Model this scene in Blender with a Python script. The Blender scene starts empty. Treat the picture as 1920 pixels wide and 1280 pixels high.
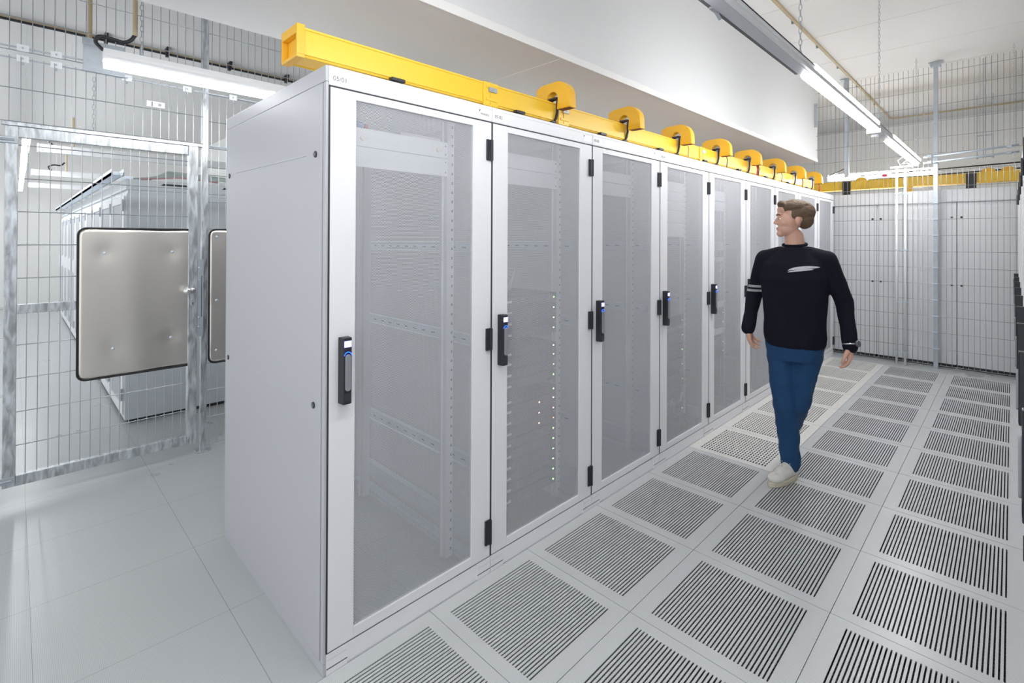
import bpy, math, random
from mathutils import Vector, Matrix
PI = math.pi
random.seed(7)
S = bpy.context.scene
COL = S.collection
# ---------------------------------------------------------------- camera
cd = bpy.data.cameras.new('camera')
cd.sensor_width = 36.0; cd.sensor_fit = 'HORIZONTAL'
cd.lens = 934.9 / 1920 * 36.0
cd.shift_x = 0.0
cd.shift_y = -(640 - 443.8) / 1920
cd.clip_start = 0.02; cd.clip_end = 80
cam = bpy.data.objects.new('camera', cd); COL.objects.link(cam)
_yaw, _tilt, _roll = 0.78667, 0.00496, 0.00401
_F = Vector((-math.sin(_yaw) * math.cos(_tilt), math.cos(_yaw) * math.cos(_tilt), math.sin(_tilt)))
_R = Vector((math.cos(_yaw), math.sin(_yaw), 0)); _U = _R.cross(_F)
_R2 = _R * math.cos(_roll) + _U * math.sin(_roll); _U2 = -_R * math.sin(_roll) + _U * math.cos(_roll)
_M = Matrix((_R2, _U2, -_F)).transposed().to_4x4(); _M.translation = (0, 0, 1.576)
cam.matrix_world = _M
S.camera = cam
# ---------------------------------------------------------------- world and exposure
w = bpy.data.worlds.new('world'); S.world = w; w.use_nodes = True
w.node_tree.nodes['Background'].inputs[0].default_value = (0.93, 0.96, 1.0, 1)
w.node_tree.nodes['Background'].inputs[1].default_value = 0.65
S.view_settings.view_transform = 'Standard'; S.view_settings.look = 'None'
S.view_settings.gamma = 1.0; S.view_settings.use_curve_mapping = False
S.view_settings.exposure = 0.93
try:
    S.cycles.use_denoising = True
    S.cycles.max_bounces = 8; S.cycles.diffuse_bounces = 5; S.cycles.glossy_bounces = 4
    S.cycles.transparent_max_bounces = 24
    S.cycles.sample_clamp_indirect = 6.0
    S.cycles.caustics_reflective = False; S.cycles.caustics_refractive = False
except Exception:
    pass
LED = 26.0           # strength of the lamp diffusers
# ---------------------------------------------------------------- materials
MATS = {}
def mat(name, col, rough=0.5, metal=0.0, emit=None, spec=None, noise=0.0, nscale=6.0):
    if name in MATS: return MATS[name]
    m = bpy.data.materials.new(name); m.use_nodes = True; nt = m.node_tree
    b = nt.nodes['Principled BSDF']
    b.inputs['Base Color'].default_value = (*col, 1); b.inputs['Roughness'].default_value = rough
    b.inputs['Metallic'].default_value = metal
    if spec is not None: b.inputs['Specular IOR Level'].default_value = spec
    if emit:
        b.inputs['Emission Color'].default_value = (*emit[0], 1); b.inputs['Emission Strength'].default_value = emit[1]
    if noise:
        tc = nt.nodes.new('ShaderNodeTexCoord'); n = nt.nodes.new('ShaderNodeTexNoise')
        n.inputs['Scale'].default_value = nscale; n.inputs['Detail'].default_value = 4
        nt.links.new(tc.outputs['Object'], n.inputs['Vector'])
        mx = nt.nodes.new('ShaderNodeMix'); mx.data_type = 'RGBA'
        mx.inputs[6].default_value = (*[c * (1 - noise) for c in col], 1)
        mx.inputs[7].default_value = (*[min(1, c * (1 + noise)) for c in col], 1)
        nt.links.new(n.outputs['Fac'], mx.inputs[0]); nt.links.new(mx.outputs[2], b.inputs['Base Color'])
    MATS[name] = m; return m
def mth(nt, op, a, b=None, c=None):
    n = nt.nodes.new('ShaderNodeMath'); n.operation = op
    for i, v in enumerate((a, b, c)):
        if v is None: continue
        if isinstance(v, (int, float)): n.inputs[i].default_value = v
        else: nt.links.new(v, n.inputs[i])
    return n.outputs[0]
def xyz(nt, out='Object'):
    tc = nt.nodes.new('ShaderNodeTexCoord'); s = nt.nodes.new('ShaderNodeSeparateXYZ')
    nt.links.new(tc.outputs[out], s.inputs[0]); return s.outputs
def hexfield(nt, a, b, pitch):
    """distance (in pitches) to the nearest point of a staggered lattice"""
    u = mth(nt, 'DIVIDE', a, pitch); v = mth(nt, 'DIVIDE', b, pitch * 1.7320508)
    ds = []
    for off in (0.0, 0.5):
        fu = mth(nt, 'SUBTRACT', mth(nt, 'FRACT', mth(nt, 'ADD', u, off + 100)), 0.5)
        fv = mth(nt, 'MULTIPLY', mth(nt, 'SUBTRACT', mth(nt, 'FRACT', mth(nt, 'ADD', v, off + 100)), 0.5), 1.7320508)
        ds.append(mth(nt, 'SQRT', mth(nt, 'ADD', mth(nt, 'MULTIPLY', fu, fu), mth(nt, 'MULTIPLY', fv, fv))))
    return mth(nt, 'MINIMUM', ds[0], ds[1])
def perforated():
    m = bpy.data.materials.new('perforated_sheet'); m.use_nodes = True; nt = m.node_tree
    b = nt.nodes['Principled BSDF']; b.inputs['Base Color'].default_value = (0.66, 0.665, 0.70, 1); b.inputs['Roughness'].default_value = 0.45
    o = xyz(nt); d = hexfield(nt, o[1], o[2], 0.0062)
    hole = mth(nt, 'LESS_THAN', d, 0.39)
    t = nt.nodes.new('ShaderNodeBsdfTransparent'); mx = nt.nodes.new('ShaderNodeMixShader')
    nt.links.new(hole, mx.inputs[0]); nt.links.new(b.outputs[0], mx.inputs[1]); nt.links.new(t.outputs[0], mx.inputs[2])
    nt.links.new(mx.outputs[0], nt.nodes['Material Output'].inputs['Surface'])
    return m
def floor_mat(name, base, dot, pitch=0.0058, seams=True, rough=0.3, speck=False):
    m = bpy.data.materials.new(name); m.use_nodes = True; nt = m.node_tree
    b = nt.nodes['Principled BSDF']; b.inputs['Roughness'].default_value = rough
    b.inputs['Specular IOR Level'].default_value = 0.5
    o = xyz(nt)
    if speck:
        n = nt.nodes.new('ShaderNodeTexNoise'); n.inputs['Scale'].default_value = 120; n.inputs['Detail'].default_value = 2
        tc = nt.nodes.new('ShaderNodeTexCoord'); nt.links.new(tc.outputs['Object'], n.inputs['Vector'])
        f = mth(nt, 'LESS_THAN', n.outputs['Fac'], 0.38)
    else:
        d = hexfield(nt, o[0], o[1], pitch)
        f = mth(nt, 'LESS_THAN', d, 0.27)
    n2 = nt.nodes.new('ShaderNodeTexNoise'); n2.inputs['Scale'].default_value = 2.2; n2.inputs['Detail'].default_value = 5
    tc2 = nt.nodes.new('ShaderNodeTexCoord'); nt.links.new(tc2.outputs['Object'], n2.inputs['Vector'])
    mx = nt.nodes.new('ShaderNodeMix'); mx.data_type = 'RGBA'
    mx.inputs[6].default_value = (*base, 1); mx.inputs[7].default_value = (*dot, 1)
    nt.links.new(f, mx.inputs[0]); colr = mx.outputs[2]
    if seams:
        e = []
        for k, off in ((0, 1.145), (1, -1.856)):
            fr = mth(nt, 'FRACT', mth(nt, 'DIVIDE', mth(nt, 'ADD', o[k], off + 60), 0.6))
            e.append(mth(nt, 'GREATER_THAN', mth(nt, 'ABSOLUTE', mth(nt, 'SUBTRACT', fr, 0.5)), 0.4984))
        s = mth(nt, 'MAXIMUM', e[0], e[1])
        m2 = nt.nodes.new('ShaderNodeMix'); m2.data_type = 'RGBA'
        nt.links.new(s, m2.inputs[0]); nt.links.new(colr, m2.inputs[6]); m2.inputs[7].default_value = (0.22, 0.23, 0.24, 1)
        colr = m2.outputs[2]
    nt.links.new(colr, b.inputs['Base Color'])
    nt.links.new(mth(nt, 'ADD', mth(nt, 'MULTIPLY', n2.outputs['Fac'], 0.16), rough - 0.08), b.inputs['Roughness'])
    return m
def zinc(name, base, rough=0.4, streak=True, scale=40.0, amt=0.42, metal=0.7):
    m = bpy.data.materials.new(name); m.use_nodes = True; nt = m.node_tree
    b = nt.nodes['Principled BSDF']; b.inputs['Metallic'].default_value = metal
    tc = nt.nodes.new('ShaderNodeTexCoord'); mp = nt.nodes.new('ShaderNodeMapping')
    mp.inputs['Rotation'].default_value = (0.75, 0, 0); mp.inputs['Scale'].default_value = (1, 1, 0.22 if streak else 1)
    n = nt.nodes.new('ShaderNodeTexNoise'); n.inputs['Scale'].default_value = scale; n.inputs['Detail'].default_value = 6; n.inputs['Distortion'].default_value = 0.6
    nt.links.new(tc.outputs['Object'], mp.inputs[0]); nt.links.new(mp.outputs[0], n.inputs['Vector'])
    cr = nt.nodes.new('ShaderNodeValToRGB')
    cr.color_ramp.elements[0].position = 0.35; cr.color_ramp.elements[1].position = 0.68
    cr.color_ramp.elements[0].color = (*[c * (1 - amt) for c in base], 1); cr.color_ramp.elements[1].color = (*[min(1, c * (1 + amt * .5)) for c in base], 1)
    nt.links.new(n.outputs['Fac'], cr.inputs[0]); nt.links.new(cr.outputs[0], b.inputs['Base Color'])
    nt.links.new(mth(nt, 'ADD', mth(nt, 'MULTIPLY', n.outputs['Fac'], 0.3), rough - 0.15), b.inputs['Roughness'])
    return m
M_rack = mat('rack_paint', (0.79, 0.79, 0.81), 0.38)
M_rack_shaded = mat('rack_paint_shaded', (0.46, 0.465, 0.49), 0.42)  # same paint as the racks, darkened to put the side's shade into the colour
M_in = mat('rack_inner_paint', (0.68, 0.69, 0.72), 0.5)
M_perf = perforated()
M_blk = mat('black_plastic', (0.018, 0.018, 0.024), 0.38)
M_dark = mat('dark_gap', (0.03, 0.032, 0.036), 0.6)
M_lever = mat('grey_lever', (0.30, 0.31, 0.33), 0.35, 0.3)
M_disp = mat('lit_display', (0.5, 0.55, 1.0), 0.4, emit=((0.25, 0.32, 1.0), 1.3))
M_dispt = mat('display_glyph', (1, 1, 1), 0.4, emit=((0.8, 0.88, 1.0), 1.3))
M_ring = mat('blue_light_ring', (0.05, 0.15, 1.0), 0.4, emit=((0.01, 0.08, 1.0), 2.5))
M_zrail = mat('zinc_rail', (0.66, 0.74, 0.82), 0.35, 0.55)
M_zinc = zinc('galvanised_steel', (0.62, 0.65, 0.68))
M_zwire = mat('zinc_wire', (0.46, 0.48, 0.50), 0.36, 0.75)
M_zplate = mat('zinc_plate', (0.48, 0.52, 0.56), 0.45, 0.6, noise=0.12, nscale=30)
M_steel = zinc('brushed_stainless', (0.80, 0.76, 0.70), rough=0.32, streak=True, scale=1.2, amt=0.05, metal=1.0)
M_edge = mat('rubber_edging', (0.015, 0.013, 0.013), 0.6)
M_wall = mat('white_wall', (0.86, 0.855, 0.84), 0.8, noise=0.015, nscale=3)
M_ceil = mat('ceiling_paint', (0.76, 0.75, 0.735), 0.85, noise=0.015, nscale=2)
M_bulk = mat('bulkhead_paint', (0.70, 0.70, 0.70), 0.8, noise=0.01, nscale=2)
M_yel = mat('yellow_plastic', (0.93, 0.60, 0.05), 0.35)
M_yel2 = mat('yellow_plastic_deep', (0.90, 0.50, 0.03), 0.4)
M_white = mat('white_plastic', (0.85, 0.86, 0.87), 0.4)
M_led = mat('led_diffuser', (1, 1, 1), 0.4, emit=((0.97, 0.985, 1.0), LED * 1.08))
M_lens = mat('glowing_lens', (1, 1, 1), 0.4, emit=((0.97, 0.985, 1.0), LED * .22))
M_led2 = mat('led_diffuser_dim', (1, 1, 1), 0.4, emit=((0.95, 0.975, 1.0), LED * .66))
M_trunk = mat('trunking_grey', (0.60, 0.61, 0.65), 0.45)
M_tan = mat('tan_conduit', (0.52, 0.42, 0.27), 0.5)
M_floor = floor_mat('raised_floor_laminate', (0.49, 0.51, 0.515), (0.32, 0.34, 0.35))
M_tile = floor_mat('vent_tile_laminate', (0.60, 0.61, 0.61), (0.38, 0.405, 0.42), seams=False)
M_tilew = floor_mat('white_vent_tile_laminate', (0.74, 0.73, 0.70), (0.52, 0.51, 0.49), seams=False, speck=True, rough=0.4)
M_bar = mat('under_grate', (0.13, 0.14, 0.15), 0.5, 0.3)
M_srv = mat('server_face', (0.045, 0.045, 0.055), 0.5)
M_srv2 = mat('server_handle', (0.70, 0.70, 0.72), 0.4)
M_green = mat('green_led', (0.1, 0.9, 0.2), 0.4, emit=((0.35, 1.0, 0.25), 5))
M_red = mat('orange_led', (0.9, 0.2, 0.1), 0.4, emit=((1.0, 0.30, 0.18), 6))
M_blue = mat('blue_socket', (0.05, 0.25, 0.55), 0.4)
M_lab = mat('label_white', (0.86, 0.86, 0.88), 0.45)
M_ink = mat('label_ink', (0.10, 0.10, 0.12), 0.6)
M_cabo = mat('orange_cable', (0.75, 0.30, 0.16), 0.5)
M_cabw = mat('pale_cable', (0.72, 0.72, 0.70), 0.5)
M_cabr = mat('red_cable', (0.55, 0.02, 0.04), 0.5)
# ---------------------------------------------------------------- mesh builder
class MB:
    def __init__(s): s.v = []; s.f = []; s.m = []; s.mi = 0
    def add(s, vs, fs):
        o = len(s.v); s.v += [tuple(v) for v in vs]; s.f += [tuple(i + o for i in f) for f in fs]; s.m += [s.mi] * len(fs)
    def box(s, x0, x1, y0, y1, z0, z1):
        if x0 > x1: x0, x1 = x1, x0
        if y0 > y1: y0, y1 = y1, y0
        if z0 > z1: z0, z1 = z1, z0
        s.add([(x0, y0, z0), (x1, y0, z0), (x1, y1, z0), (x0, y1, z0), (x0, y0, z1), (x1, y0, z1), (x1, y1, z1), (x0, y1, z1)],
              [(0, 3, 2, 1), (4, 5, 6, 7), (0, 1, 5, 4), (1, 2, 6, 5), (2, 3, 7, 6), (3, 0, 4, 7)]); return s
    def tube(s, pts, r, n=8, rs=None, cap=True):
        pts = [Vector(p) for p in pts]; o = []; vs = []; fs = []
        up = None
        for i, p in enumerate(pts):
            t = (pts[min(i + 1, len(pts) - 1)] - pts[max(i - 1, 0)]).normalized()
            if up is None:
                a = Vector((0, 0, 1)) if abs(t.z) < .9 else Vector((1, 0, 0))
                up = t.cross(a).normalized()
            else:
                up = (up - t * up.dot(t)).normalized()
            b = t.cross(up); rr = rs[i] if rs else r
            for k in range(n):
                an = 2 * PI * k / n; vs.append(p + up * rr * math.cos(an) + b * rr * math.sin(an))
        for i in range(len(pts) - 1):
            for k in range(n):
                fs.append((i * n + k, i * n + (k + 1) % n, (i + 1) * n + (k + 1) % n, (i + 1) * n + k))
        if cap: fs.append(tuple(range(n - 1, -1, -1))); fs.append(tuple((len(pts) - 1) * n + k for k in range(n)))
        s.add(vs, fs); return s
    def prism(s, prof, axis, a, b):
        """prof: closed 2D outline; axis 'y' -> profile in (x,z) etc."""
        n = len(prof); vs = []
        for t in (a, b):
            for p, q in prof:
                vs.append({'x': (t, p, q), 'y': (p, t, q), 'z': (p, q, t)}[axis])
        fs = [tuple(range(n)), tuple(range(2 * n - 1, n - 1, -1))] + [(i, i + n, (i + 1) % n + n, (i + 1) % n) for i in range(n)]
        s.add(vs, fs); return s
    def ell(s, c, r, nu=16, nv=10, M=None):
        vs = []; fs = []
        for j in range(nv + 1):
            ph = PI * j / nv
            for i in range(nu):
                th = 2 * PI * i / nu
                p = Vector((r[0] * math.sin(ph) * math.cos(th), r[1] * math.sin(ph) * math.sin(th), r[2] * math.cos(ph)))
                if M: p = M @ p
                vs.append(p + Vector(c))
        for j in range(nv):
            for i in range(nu):
                a = j * nu + i; b = j * nu + (i + 1) % nu
                if j == 0: fs.append((a, a + nu, b + nu))
                elif j == nv - 1: fs.append((a, a + nu, b))
                else: fs.append((a, a + nu, b + nu, b))
        s.add(vs, fs); return s
    def capsule(s, a, b, ra, rb, n=14):
        a = Vector(a); b = Vector(b); d = b - a; L = d.length; t = d / L if L > 1e-6 else Vector((0, 0, 1))
        pts = []; rs = []
        for k in range(5): an = PI / 2 * (1 - k / 5); pts.append(a - t * ra * math.sin(an)); rs.append(max(ra * math.cos(an), 1e-4))
        pts.append(a); rs.append(ra); pts.append(b); rs.append(rb)
        for k in range(1, 6): an = PI / 2 * k / 5; pts.append(b + t * rb * math.sin(an)); rs.append(max(rb * math.cos(an), 1e-4))
        return s.tube(pts, 0, n, rs)
    def loft(s, rings, n=24):
        """rings: (cx,cy,z,rx,ry)"""
        vs = []; fs = []
        for cx, cy, z, rx, ry in rings:
            for k in range(n): an = 2 * PI * k / n; vs.append((cx + rx * math.cos(an), cy + ry * math.sin(an), z))
        for i in range(len(rings) - 1):
            for k in range(n): fs.append((i * n + k, i * n + (k + 1) % n, (i + 1) * n + (k + 1) % n, (i + 1) * n + k))
        fs.append(tuple(range(n - 1, -1, -1))); fs.append(tuple((len(rings) - 1) * n + k for k in range(n)))
        s.add(vs, fs); return s
    def mesh(s, name, mats):
        me = bpy.data.meshes.new(name); me.from_pydata(s.v, [], s.f)
        for m in (mats if isinstance(mats, (list, tuple)) else [mats]): me.materials.append(m)
        me.polygons.foreach_set('material_index', s.m); me.update(); return me
    def build(s, name, mats, parent=None, bevel=0, smooth=False, seg=2, fix=False):
        me = s.mesh(name, mats)
        if fix:
            import bmesh
            bm = bmesh.new(); bm.from_mesh(me); bmesh.ops.recalc_face_normals(bm, faces=bm.faces); bm.to_mesh(me); bm.free()
        o = bpy.data.objects.new(name, me); COL.objects.link(o)
        if parent: o.parent = parent
        if smooth: me.shade_smooth()
        if bevel:
            b = o.modifiers.new('bevel', 'BEVEL'); b.width = bevel; b.segments = seg; b.limit_method = 'ANGLE'; b.angle_limit = 0.6
            b.harden_normals = False
        return o
def tag(o, label=None, cat=None, group=None, kind=None):
    if label: o['label'] = label
    if cat: o['category'] = cat
    if group: o['group'] = group
    if kind: o['kind'] = kind
    return o
def empty(name, loc=(0, 0, 0), rz=0.0, label=None, cat=None, group=None):
    o = bpy.data.objects.new(name, None); COL.objects.link(o); o.location = loc; o.rotation_euler = (0, 0, rz); o.empty_display_size = .1
    return tag(o, label, cat, group)
def struct(name, mb, m, **k):
    o = mb.build(name, m, **k); o['kind'] = 'structure'; return o
def copy_tree(o, parent=None):
    c = o.copy(); COL.objects.link(c)
    if parent: c.parent = parent
    for ch in list(o.children): copy_tree(ch, c)
    return c
def text_mesh(s, size, name='lettering'):
    cu = bpy.data.curves.new(name, 'FONT'); cu.body = s; cu.size = size; cu.extrude = 0.0003; cu.resolution_u = 3
    ob = bpy.data.objects.new(name, cu); COL.objects.link(ob)
    dg = bpy.context.evaluated_depsgraph_get(); me = bpy.data.meshes.new_from_object(ob.evaluated_get(dg))
    bpy.data.objects.remove(ob); return me
def put_text(s, size, loc, rot, m, parent, name='lettering'):
    me = text_mesh(s, size, name); me.materials.clear(); me.materials.append(m)
    o = bpy.data.objects.new(name, me); COL.objects.link(o); o.parent = parent; o.location = loc; o.rotation_euler = rot; return o
def sm(pts, n=5):
    P = [Vector(p) for p in pts]; P = [P[0] * 2 - P[1]] + P + [P[-1] * 2 - P[-2]]; out = []
    for i in range(1, len(P) - 2):
        for k in range(n):
            t = k / n; a, b_, c_, d = P[i - 1:i + 3]
            out.append(.5 * ((2 * b_) + (c_ - a) * t + (2 * a - 5 * b_ + 4 * c_ - d) * t * t + (3 * b_ - a - 3 * c_ + d) * t ** 3))
    return out + [P[-2]]
ORD = ['first', 'second', 'third', 'fourth', 'fifth', 'sixth', 'seventh', 'eighth', 'ninth', 'tenth', 'eleventh', 'twelfth', 'thirteenth', 'fourteenth']
RX, Y0, W, D, H = -1.747, 0.803, 0.8027, 1.187, 2.205
TX, TY = -1.145, 1.856          # a floor tile corner
YEND = 8.06; YF = 8.075         # end of the row, end fence
# ================================================================ SETTING
fl = MB()
fl.box(-16, TX - .6, -2.5, 12.0, -.04, 0)                  # left of the vent tiles
fl.box(TX + 1.2, 4.0, -2.5, 12.0, -.04, 0)                 # right
fl.box(TX - .6, TX + 1.2, TY + .6 * 10, 12.0, -.04, 0)     # behind the last vent tile
fl.box(TX - .6, TX + 1.2, -2.5, TY - .6 * 3, -.04, 0)
struct('floor', fl, M_floor)
pl = MB(); pl.box(-16, 4.0, -2.5, 12.0, -.42, -.40); pl.box(-16, 4.0, -2.52, -2.5, -.42, -.04)
struct('trim_1', pl, M_dark)   # the plenum bottom seen through the slots
c = MB(); c.box(-16, 4.0, -2.5, 12.0, 3.8, 3.9); struct('ceiling', c, M_ceil)
cj = MB()
for k in range(9): cj.box(-2.0, 4.0, 3.2 + k * 1.0, 3.206 + k * 1.0, 3.797, 3.80)
struct('trim_2', cj, mat('ceiling_joint', (0.76, 0.75, 0.73), .8))
b = MB(); b.box(-2.93, -1.97, -2.5, 8.15, 2.70, 3.8)
struct('beam', b, M_bulk, bevel=.006)
# plaster edge of the beam: a slim bevelled strip that stands a little proud, slightly chipped
e = MB(); random.seed(3)
n = 150; top = []; 
for i in range(n + 1):
    y = -2.5 + i * (10.65) / n; top.append((y, 2.742 + random.uniform(-.003, .003)))
vs = []; fs = []
for y, z in top: vs += [(-1.9695, y, 2.697), (-1.964, y, 2.697), (-1.964, y, z), (-1.9695, y, z + .001)]
for i in range(n):
    a = i * 4
    for q in range(4): fs.append((a + q, a + (q + 1) % 4, a + 4 + (q + 1) % 4, a + 4 + q))
e.add(vs, fs); struct('trim_3', e, mat('plaster_edge', (0.80, 0.79, 0.77), .8))
s_ = MB(); s_.box(-2.9, -1.985, 2.395, 2.401, 2.6985, 2.70); struct('trim_4', s_, mat('board_joint', (0.86, 0.85, 0.84), .8))
wl = MB(); wl.box(-16, 4.0, 12.0, 12.1, -.04, 3.9); struct('wall_back', wl, M_wall)
wl = MB(); wl.box(-16.1, -16, -2.5, 12.1, -.04, 3.9); struct('wall_left', wl, M_wall)
wl = MB(); wl.box(4.0, 4.1, -2.5, 12.1, -.04, 3.9); struct('wall_right', wl, M_wall)
wl = MB(); wl.box(-16, -5.35, 3.3, 3.4, 0, 3.8); struct('wall_middle', wl, M_wall)
# ================================================================ VENT TILES
def vent_tile(white):
    f = MB(); L0, L1 = .068, .532; Y_0, Y_1 = .058, .548; g = .0012
    f.box(g, L0, g, .6 - g, -.004, 0); f.box(L1, .6 - g, g, .6 - g, -.004, 0)
    f.box(L0, L1, g, Y_0, -.004, 0); f.box(L0, L1, Y_1, .6 - g, -.004, 0)
    ns = 24 if white else 32; p = (L1 - L0) / (ns - .35); sw = p * (.52 if white else .40)
    for i in range(ns - 1):
        a = L0 + i * p + sw; f.box(a, a + p - sw, Y_0, Y_1, -.004, 0)
    f.box(L1 - (p * .65 - sw) if p * .65 > sw else L1 - .0005, L1, Y_0, Y_1, -.004, 0)
    if white:
        for k in range(1, 13): y = Y_0 + k * (Y_1 - Y_0) / 13; f.box(L0, L1, y - .006, y + .006, -.0035, -.0002)
    # side skirt
    for x0, x1, y0, y1 in ((g, .012, g, .6 - g), (.588, .6 - g, g, .6 - g), (.012, .588, g, .012), (.012, .588, .588, .6 - g)): f.box(x0, x1, y0, y1, -.034, -.004)
    u = MB()
    for k in range(1, 20): y = Y_0 + k * .0245; u.box(.012, .588, y - .0016, y + .0016, -.040, -.030)
    return f, u
protos = {}
for wh in (False, True):
    f, u = vent_tile(wh)
    protos[wh] = (f.mesh('vent_tile', M_tilew if wh else M_tile), u.mesh('under_grate', M_bar))
colname = ['beside the left cabinet row', 'in the middle of the aisle', 'along the right cabinet row']
def vent(i, j):
    wh = i == -1 and j >= 3
    o = bpy.data.objects.new('vent_tile', protos[wh][0]); COL.objects.link(o); o.location = (TX + .6 * i, TY + .6 * j, 0)
    kd = 'white speckled' if wh else 'light grey'
    cnt = j - 3 if wh else j + 3
    end = 'counted from the near end'
    tag(o, '%s slotted floor tile %s, %s from near end' % (kd, colname[i + 1], ORD[cnt]), 'floor tile', 'slotted vent tiles in the aisle floor')
    q = bpy.data.objects.new('under_grate', protos[wh][1]); COL.objects.link(q); q.parent = o
for i in (-1, 0, 1):
    for j in range(-3, 10): vent(i, j)
# ================================================================ SERVER RACKS
def make_rack():
    r = empty('server_rack', (RX, Y0, 0))
    f = MB()
    f.box(-D, -.001, 0.001, W - .001, 2.190, H)                       # roof
    f.box(-.02, 0, 0.001, W - .001, 2.134, 2.190)                     # front fascia
    f.box(-D, -D + .02, .001, W - .001, 2.12, 2.19)
    f.box(-.045, -.003, .001, W - .001, 0.0, 0.071)                   # plinth
    f.box(-D, -D + .04, .001, W - .001, 0.0, 0.071)
    for y in (.001, W - .041): f.box(-D + .04, -.045, y, y + .04, .0, .05)
    for x in (-.075, -D + .02):
        for y in (.001, W - .036): f.box(x, x + .05, y, y + .035, .05, 2.15)
    f.box(-.10, -.02, .036, W - .036, 2.135, 2.17)
    f.build('frame', M_rack, r, bevel=.002)
    for y, n in ((W - .012, 'side_panel'),):
        p = MB(); p.box(-D + .01, -.025, y, y + .004, .05, 2.15); p.build(n, M_in, r)
    for z in (.47, 1.06, 1.51):
        q = MB(); q.box(-D + .06, -.08, W - .04, W - .014, z, z + .05); q.box(-D + .06, -.08, W - .055, W - .04, z, z + .004)
        for k in range(12): q.mi = 1; x = -.14 - k * .085; q.box(x - .03, x, W - .0412, W - .04, z + .022, z + .028)
        q.mi = 0; q.build('cross_rail', [M_zrail, M_dark], r)
    q = MB(); q.box(-D + .06, -.08, W - .05, W - .014, .12, .20); q.box(-D + .06, -.08, W - .10, W - .05, .07, .09)
    q.build('bottom_rail', M_zrail, r)
    q = MB(); q.box(-D + .06, -.08, .014, .05, .07, .10); q.build('bottom_rail', M_zrail, r)
    for x in (-.17, -.96):
        for y in (.118, W - .158):
            q = MB(); q.box(x, x + .03, y, y + .04, .07, 2.13); q.box(x, x + .004, y - .012, y + .052, .07, 2.13)
            q.mi = 1
            if x > -.5:
                for k in range(46): q.box(x + .030, x + .0306, y + (.006 if y < .4 else .026), y + (.014 if y < .4 else .034), .10 + k * .0445, .112 + k * .0445)
            q.mi = 0; q.build('mounting_post', [M_in, M_dark], r)
    # rear door
    q = MB(); q.box(-D - .012, -D, .01, .07, .078, 2.128); q.box(-D - .012, -D, W - .07, W - .01, .078, 2.128); q.box(-D - .012, -D, .07, W - .07, .078, .13); q.box(-D - .012, -D, .07, W - .07, 2.07, 2.128)
    rd = q.build('rear_door', M_rack, r)
    q = MB(); q.box(-D - .007, -D - .006, .07, W - .07, .13, 2.07); q.build('perforated_sheet', M_perf, rd)
    # front door: border, perforated sheet, hinges
    A, B, C_, E_ = .107, .686, .118, 2.098
    d = MB(); t = -.018
    d.box(t, .0, .006, A, .078, 2.128); d.box(t, .0, B, W - .004, .078, 2.128)
    d.box(t, .0, A, B, .078, C_); d.box(t, .0, A, B, E_, 2.128)
    door = d.build('door', M_rack, r, bevel=.0015)
    q = MB(); q.box(-.0080, -.0072, A, B, C_, E_); q.build('perforated_sheet', M_perf, door)
    for z0, z1 in ((1.948, 2.046), (1.052, 1.156), (.139, .253)):
        q = MB(); q.box(0.0, .010, .765, W - .004, z0, z1); q.tube([(.009, W - .0105, z0), (.009, W - .0105, z1)], .009, 8); q.box(.008, .013, .772, .785, z0 + .004, z1 - .004)
        q.build('hinge', M_blk, door, bevel=.002)
    g_ = MB(); g_.box(-.019, -.0006, W - .0045, W - .0002, .078, 2.134); g_.box(-.019, -.0006, .0002, .0062, .078, 2.134); g_.box(-.019, -.002, .0, W, 2.1285, 2.1335); g_.box(-.019, -.006, 0, W, .0715, .0775)
    g_.build('door_gap', M_dark, r)
    # swing handle
    h = MB(); h.prism([(.0, .040), (.034, .043), (.037, .047), (.037, .073), (.034, .077), (.0, .080)], 'z', .972, 1.214)
    hd = h.build('handle', M_blk, r, bevel=.002, fix=True)
    q = MB(); q.box(.037, .0378, .046, .074, 1.180, 1.203); q.build('display', M_disp, hd)
    q = MB()
    for y in (.051, .058, .065):
        q.box(.0378, .0384, y - .0022, y + .0022, 1.185, 1.198)
    q.box(.0378, .0384, .052, .065, 1.190, 1.193); q.build('display_symbol', M_dispt, hd)
    q = MB(); pts = [(.0385, .060 + .0145 * math.cos(a), 1.146 + .017 * math.sin(a)) for a in [PI * .08 + PI * .84 * k / 8 for k in range(9)]]
    q.tube(pts, .0013, 6); q.build('light_ring', M_ring, hd)
    q = MB(); pr = []
    for k in range(9): a = PI * k / 8; pr.append((.060 + .0105 * math.cos(a), 1.144 + .0105 * math.sin(a)))
    for k in range(9): a = PI + PI * k / 8; pr.append((.060 + .0105 * math.cos(a), 1.031 + .0105 * math.sin(a)))
    q.prism(pr, 'x', .036, .043); q.build('lever', M_lever, hd, bevel=.002, fix=True)
    q = MB(); q.box(.037, .0374, .046, .074, .985, 1.014); q.build('key_cover', M_dark, hd)
    # plinth corner covers with slots
    for y0, y1 in ((.002, .082), (W - .082, W - .002)):
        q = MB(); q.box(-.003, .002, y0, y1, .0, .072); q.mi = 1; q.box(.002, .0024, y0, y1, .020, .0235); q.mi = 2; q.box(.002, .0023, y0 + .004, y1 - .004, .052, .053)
        q.build('plinth_cover', [M_rack, M_dark, M_rack_shaded], r)
    # label holder at the right end of the fascia and at the left end
    q = MB(); q.box(0, .0012, W - .088, W - .004, 2.146, 2.182); lh = q.build('maker_label', M_lab, r)
    q = MB(); q.prism([(W - .083, 2.1795), (W - .074, 2.1795), (W - .080, 2.168)], 'x', .0012, .0016); q.build('logo_mark', M_ink, lh, fix=True)
    q = MB(); q.box(0, .0012, .006, .094, 2.141, 2.186); q.build('number_label', M_lab, r)
    return r
rack0 = make_rack()
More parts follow.
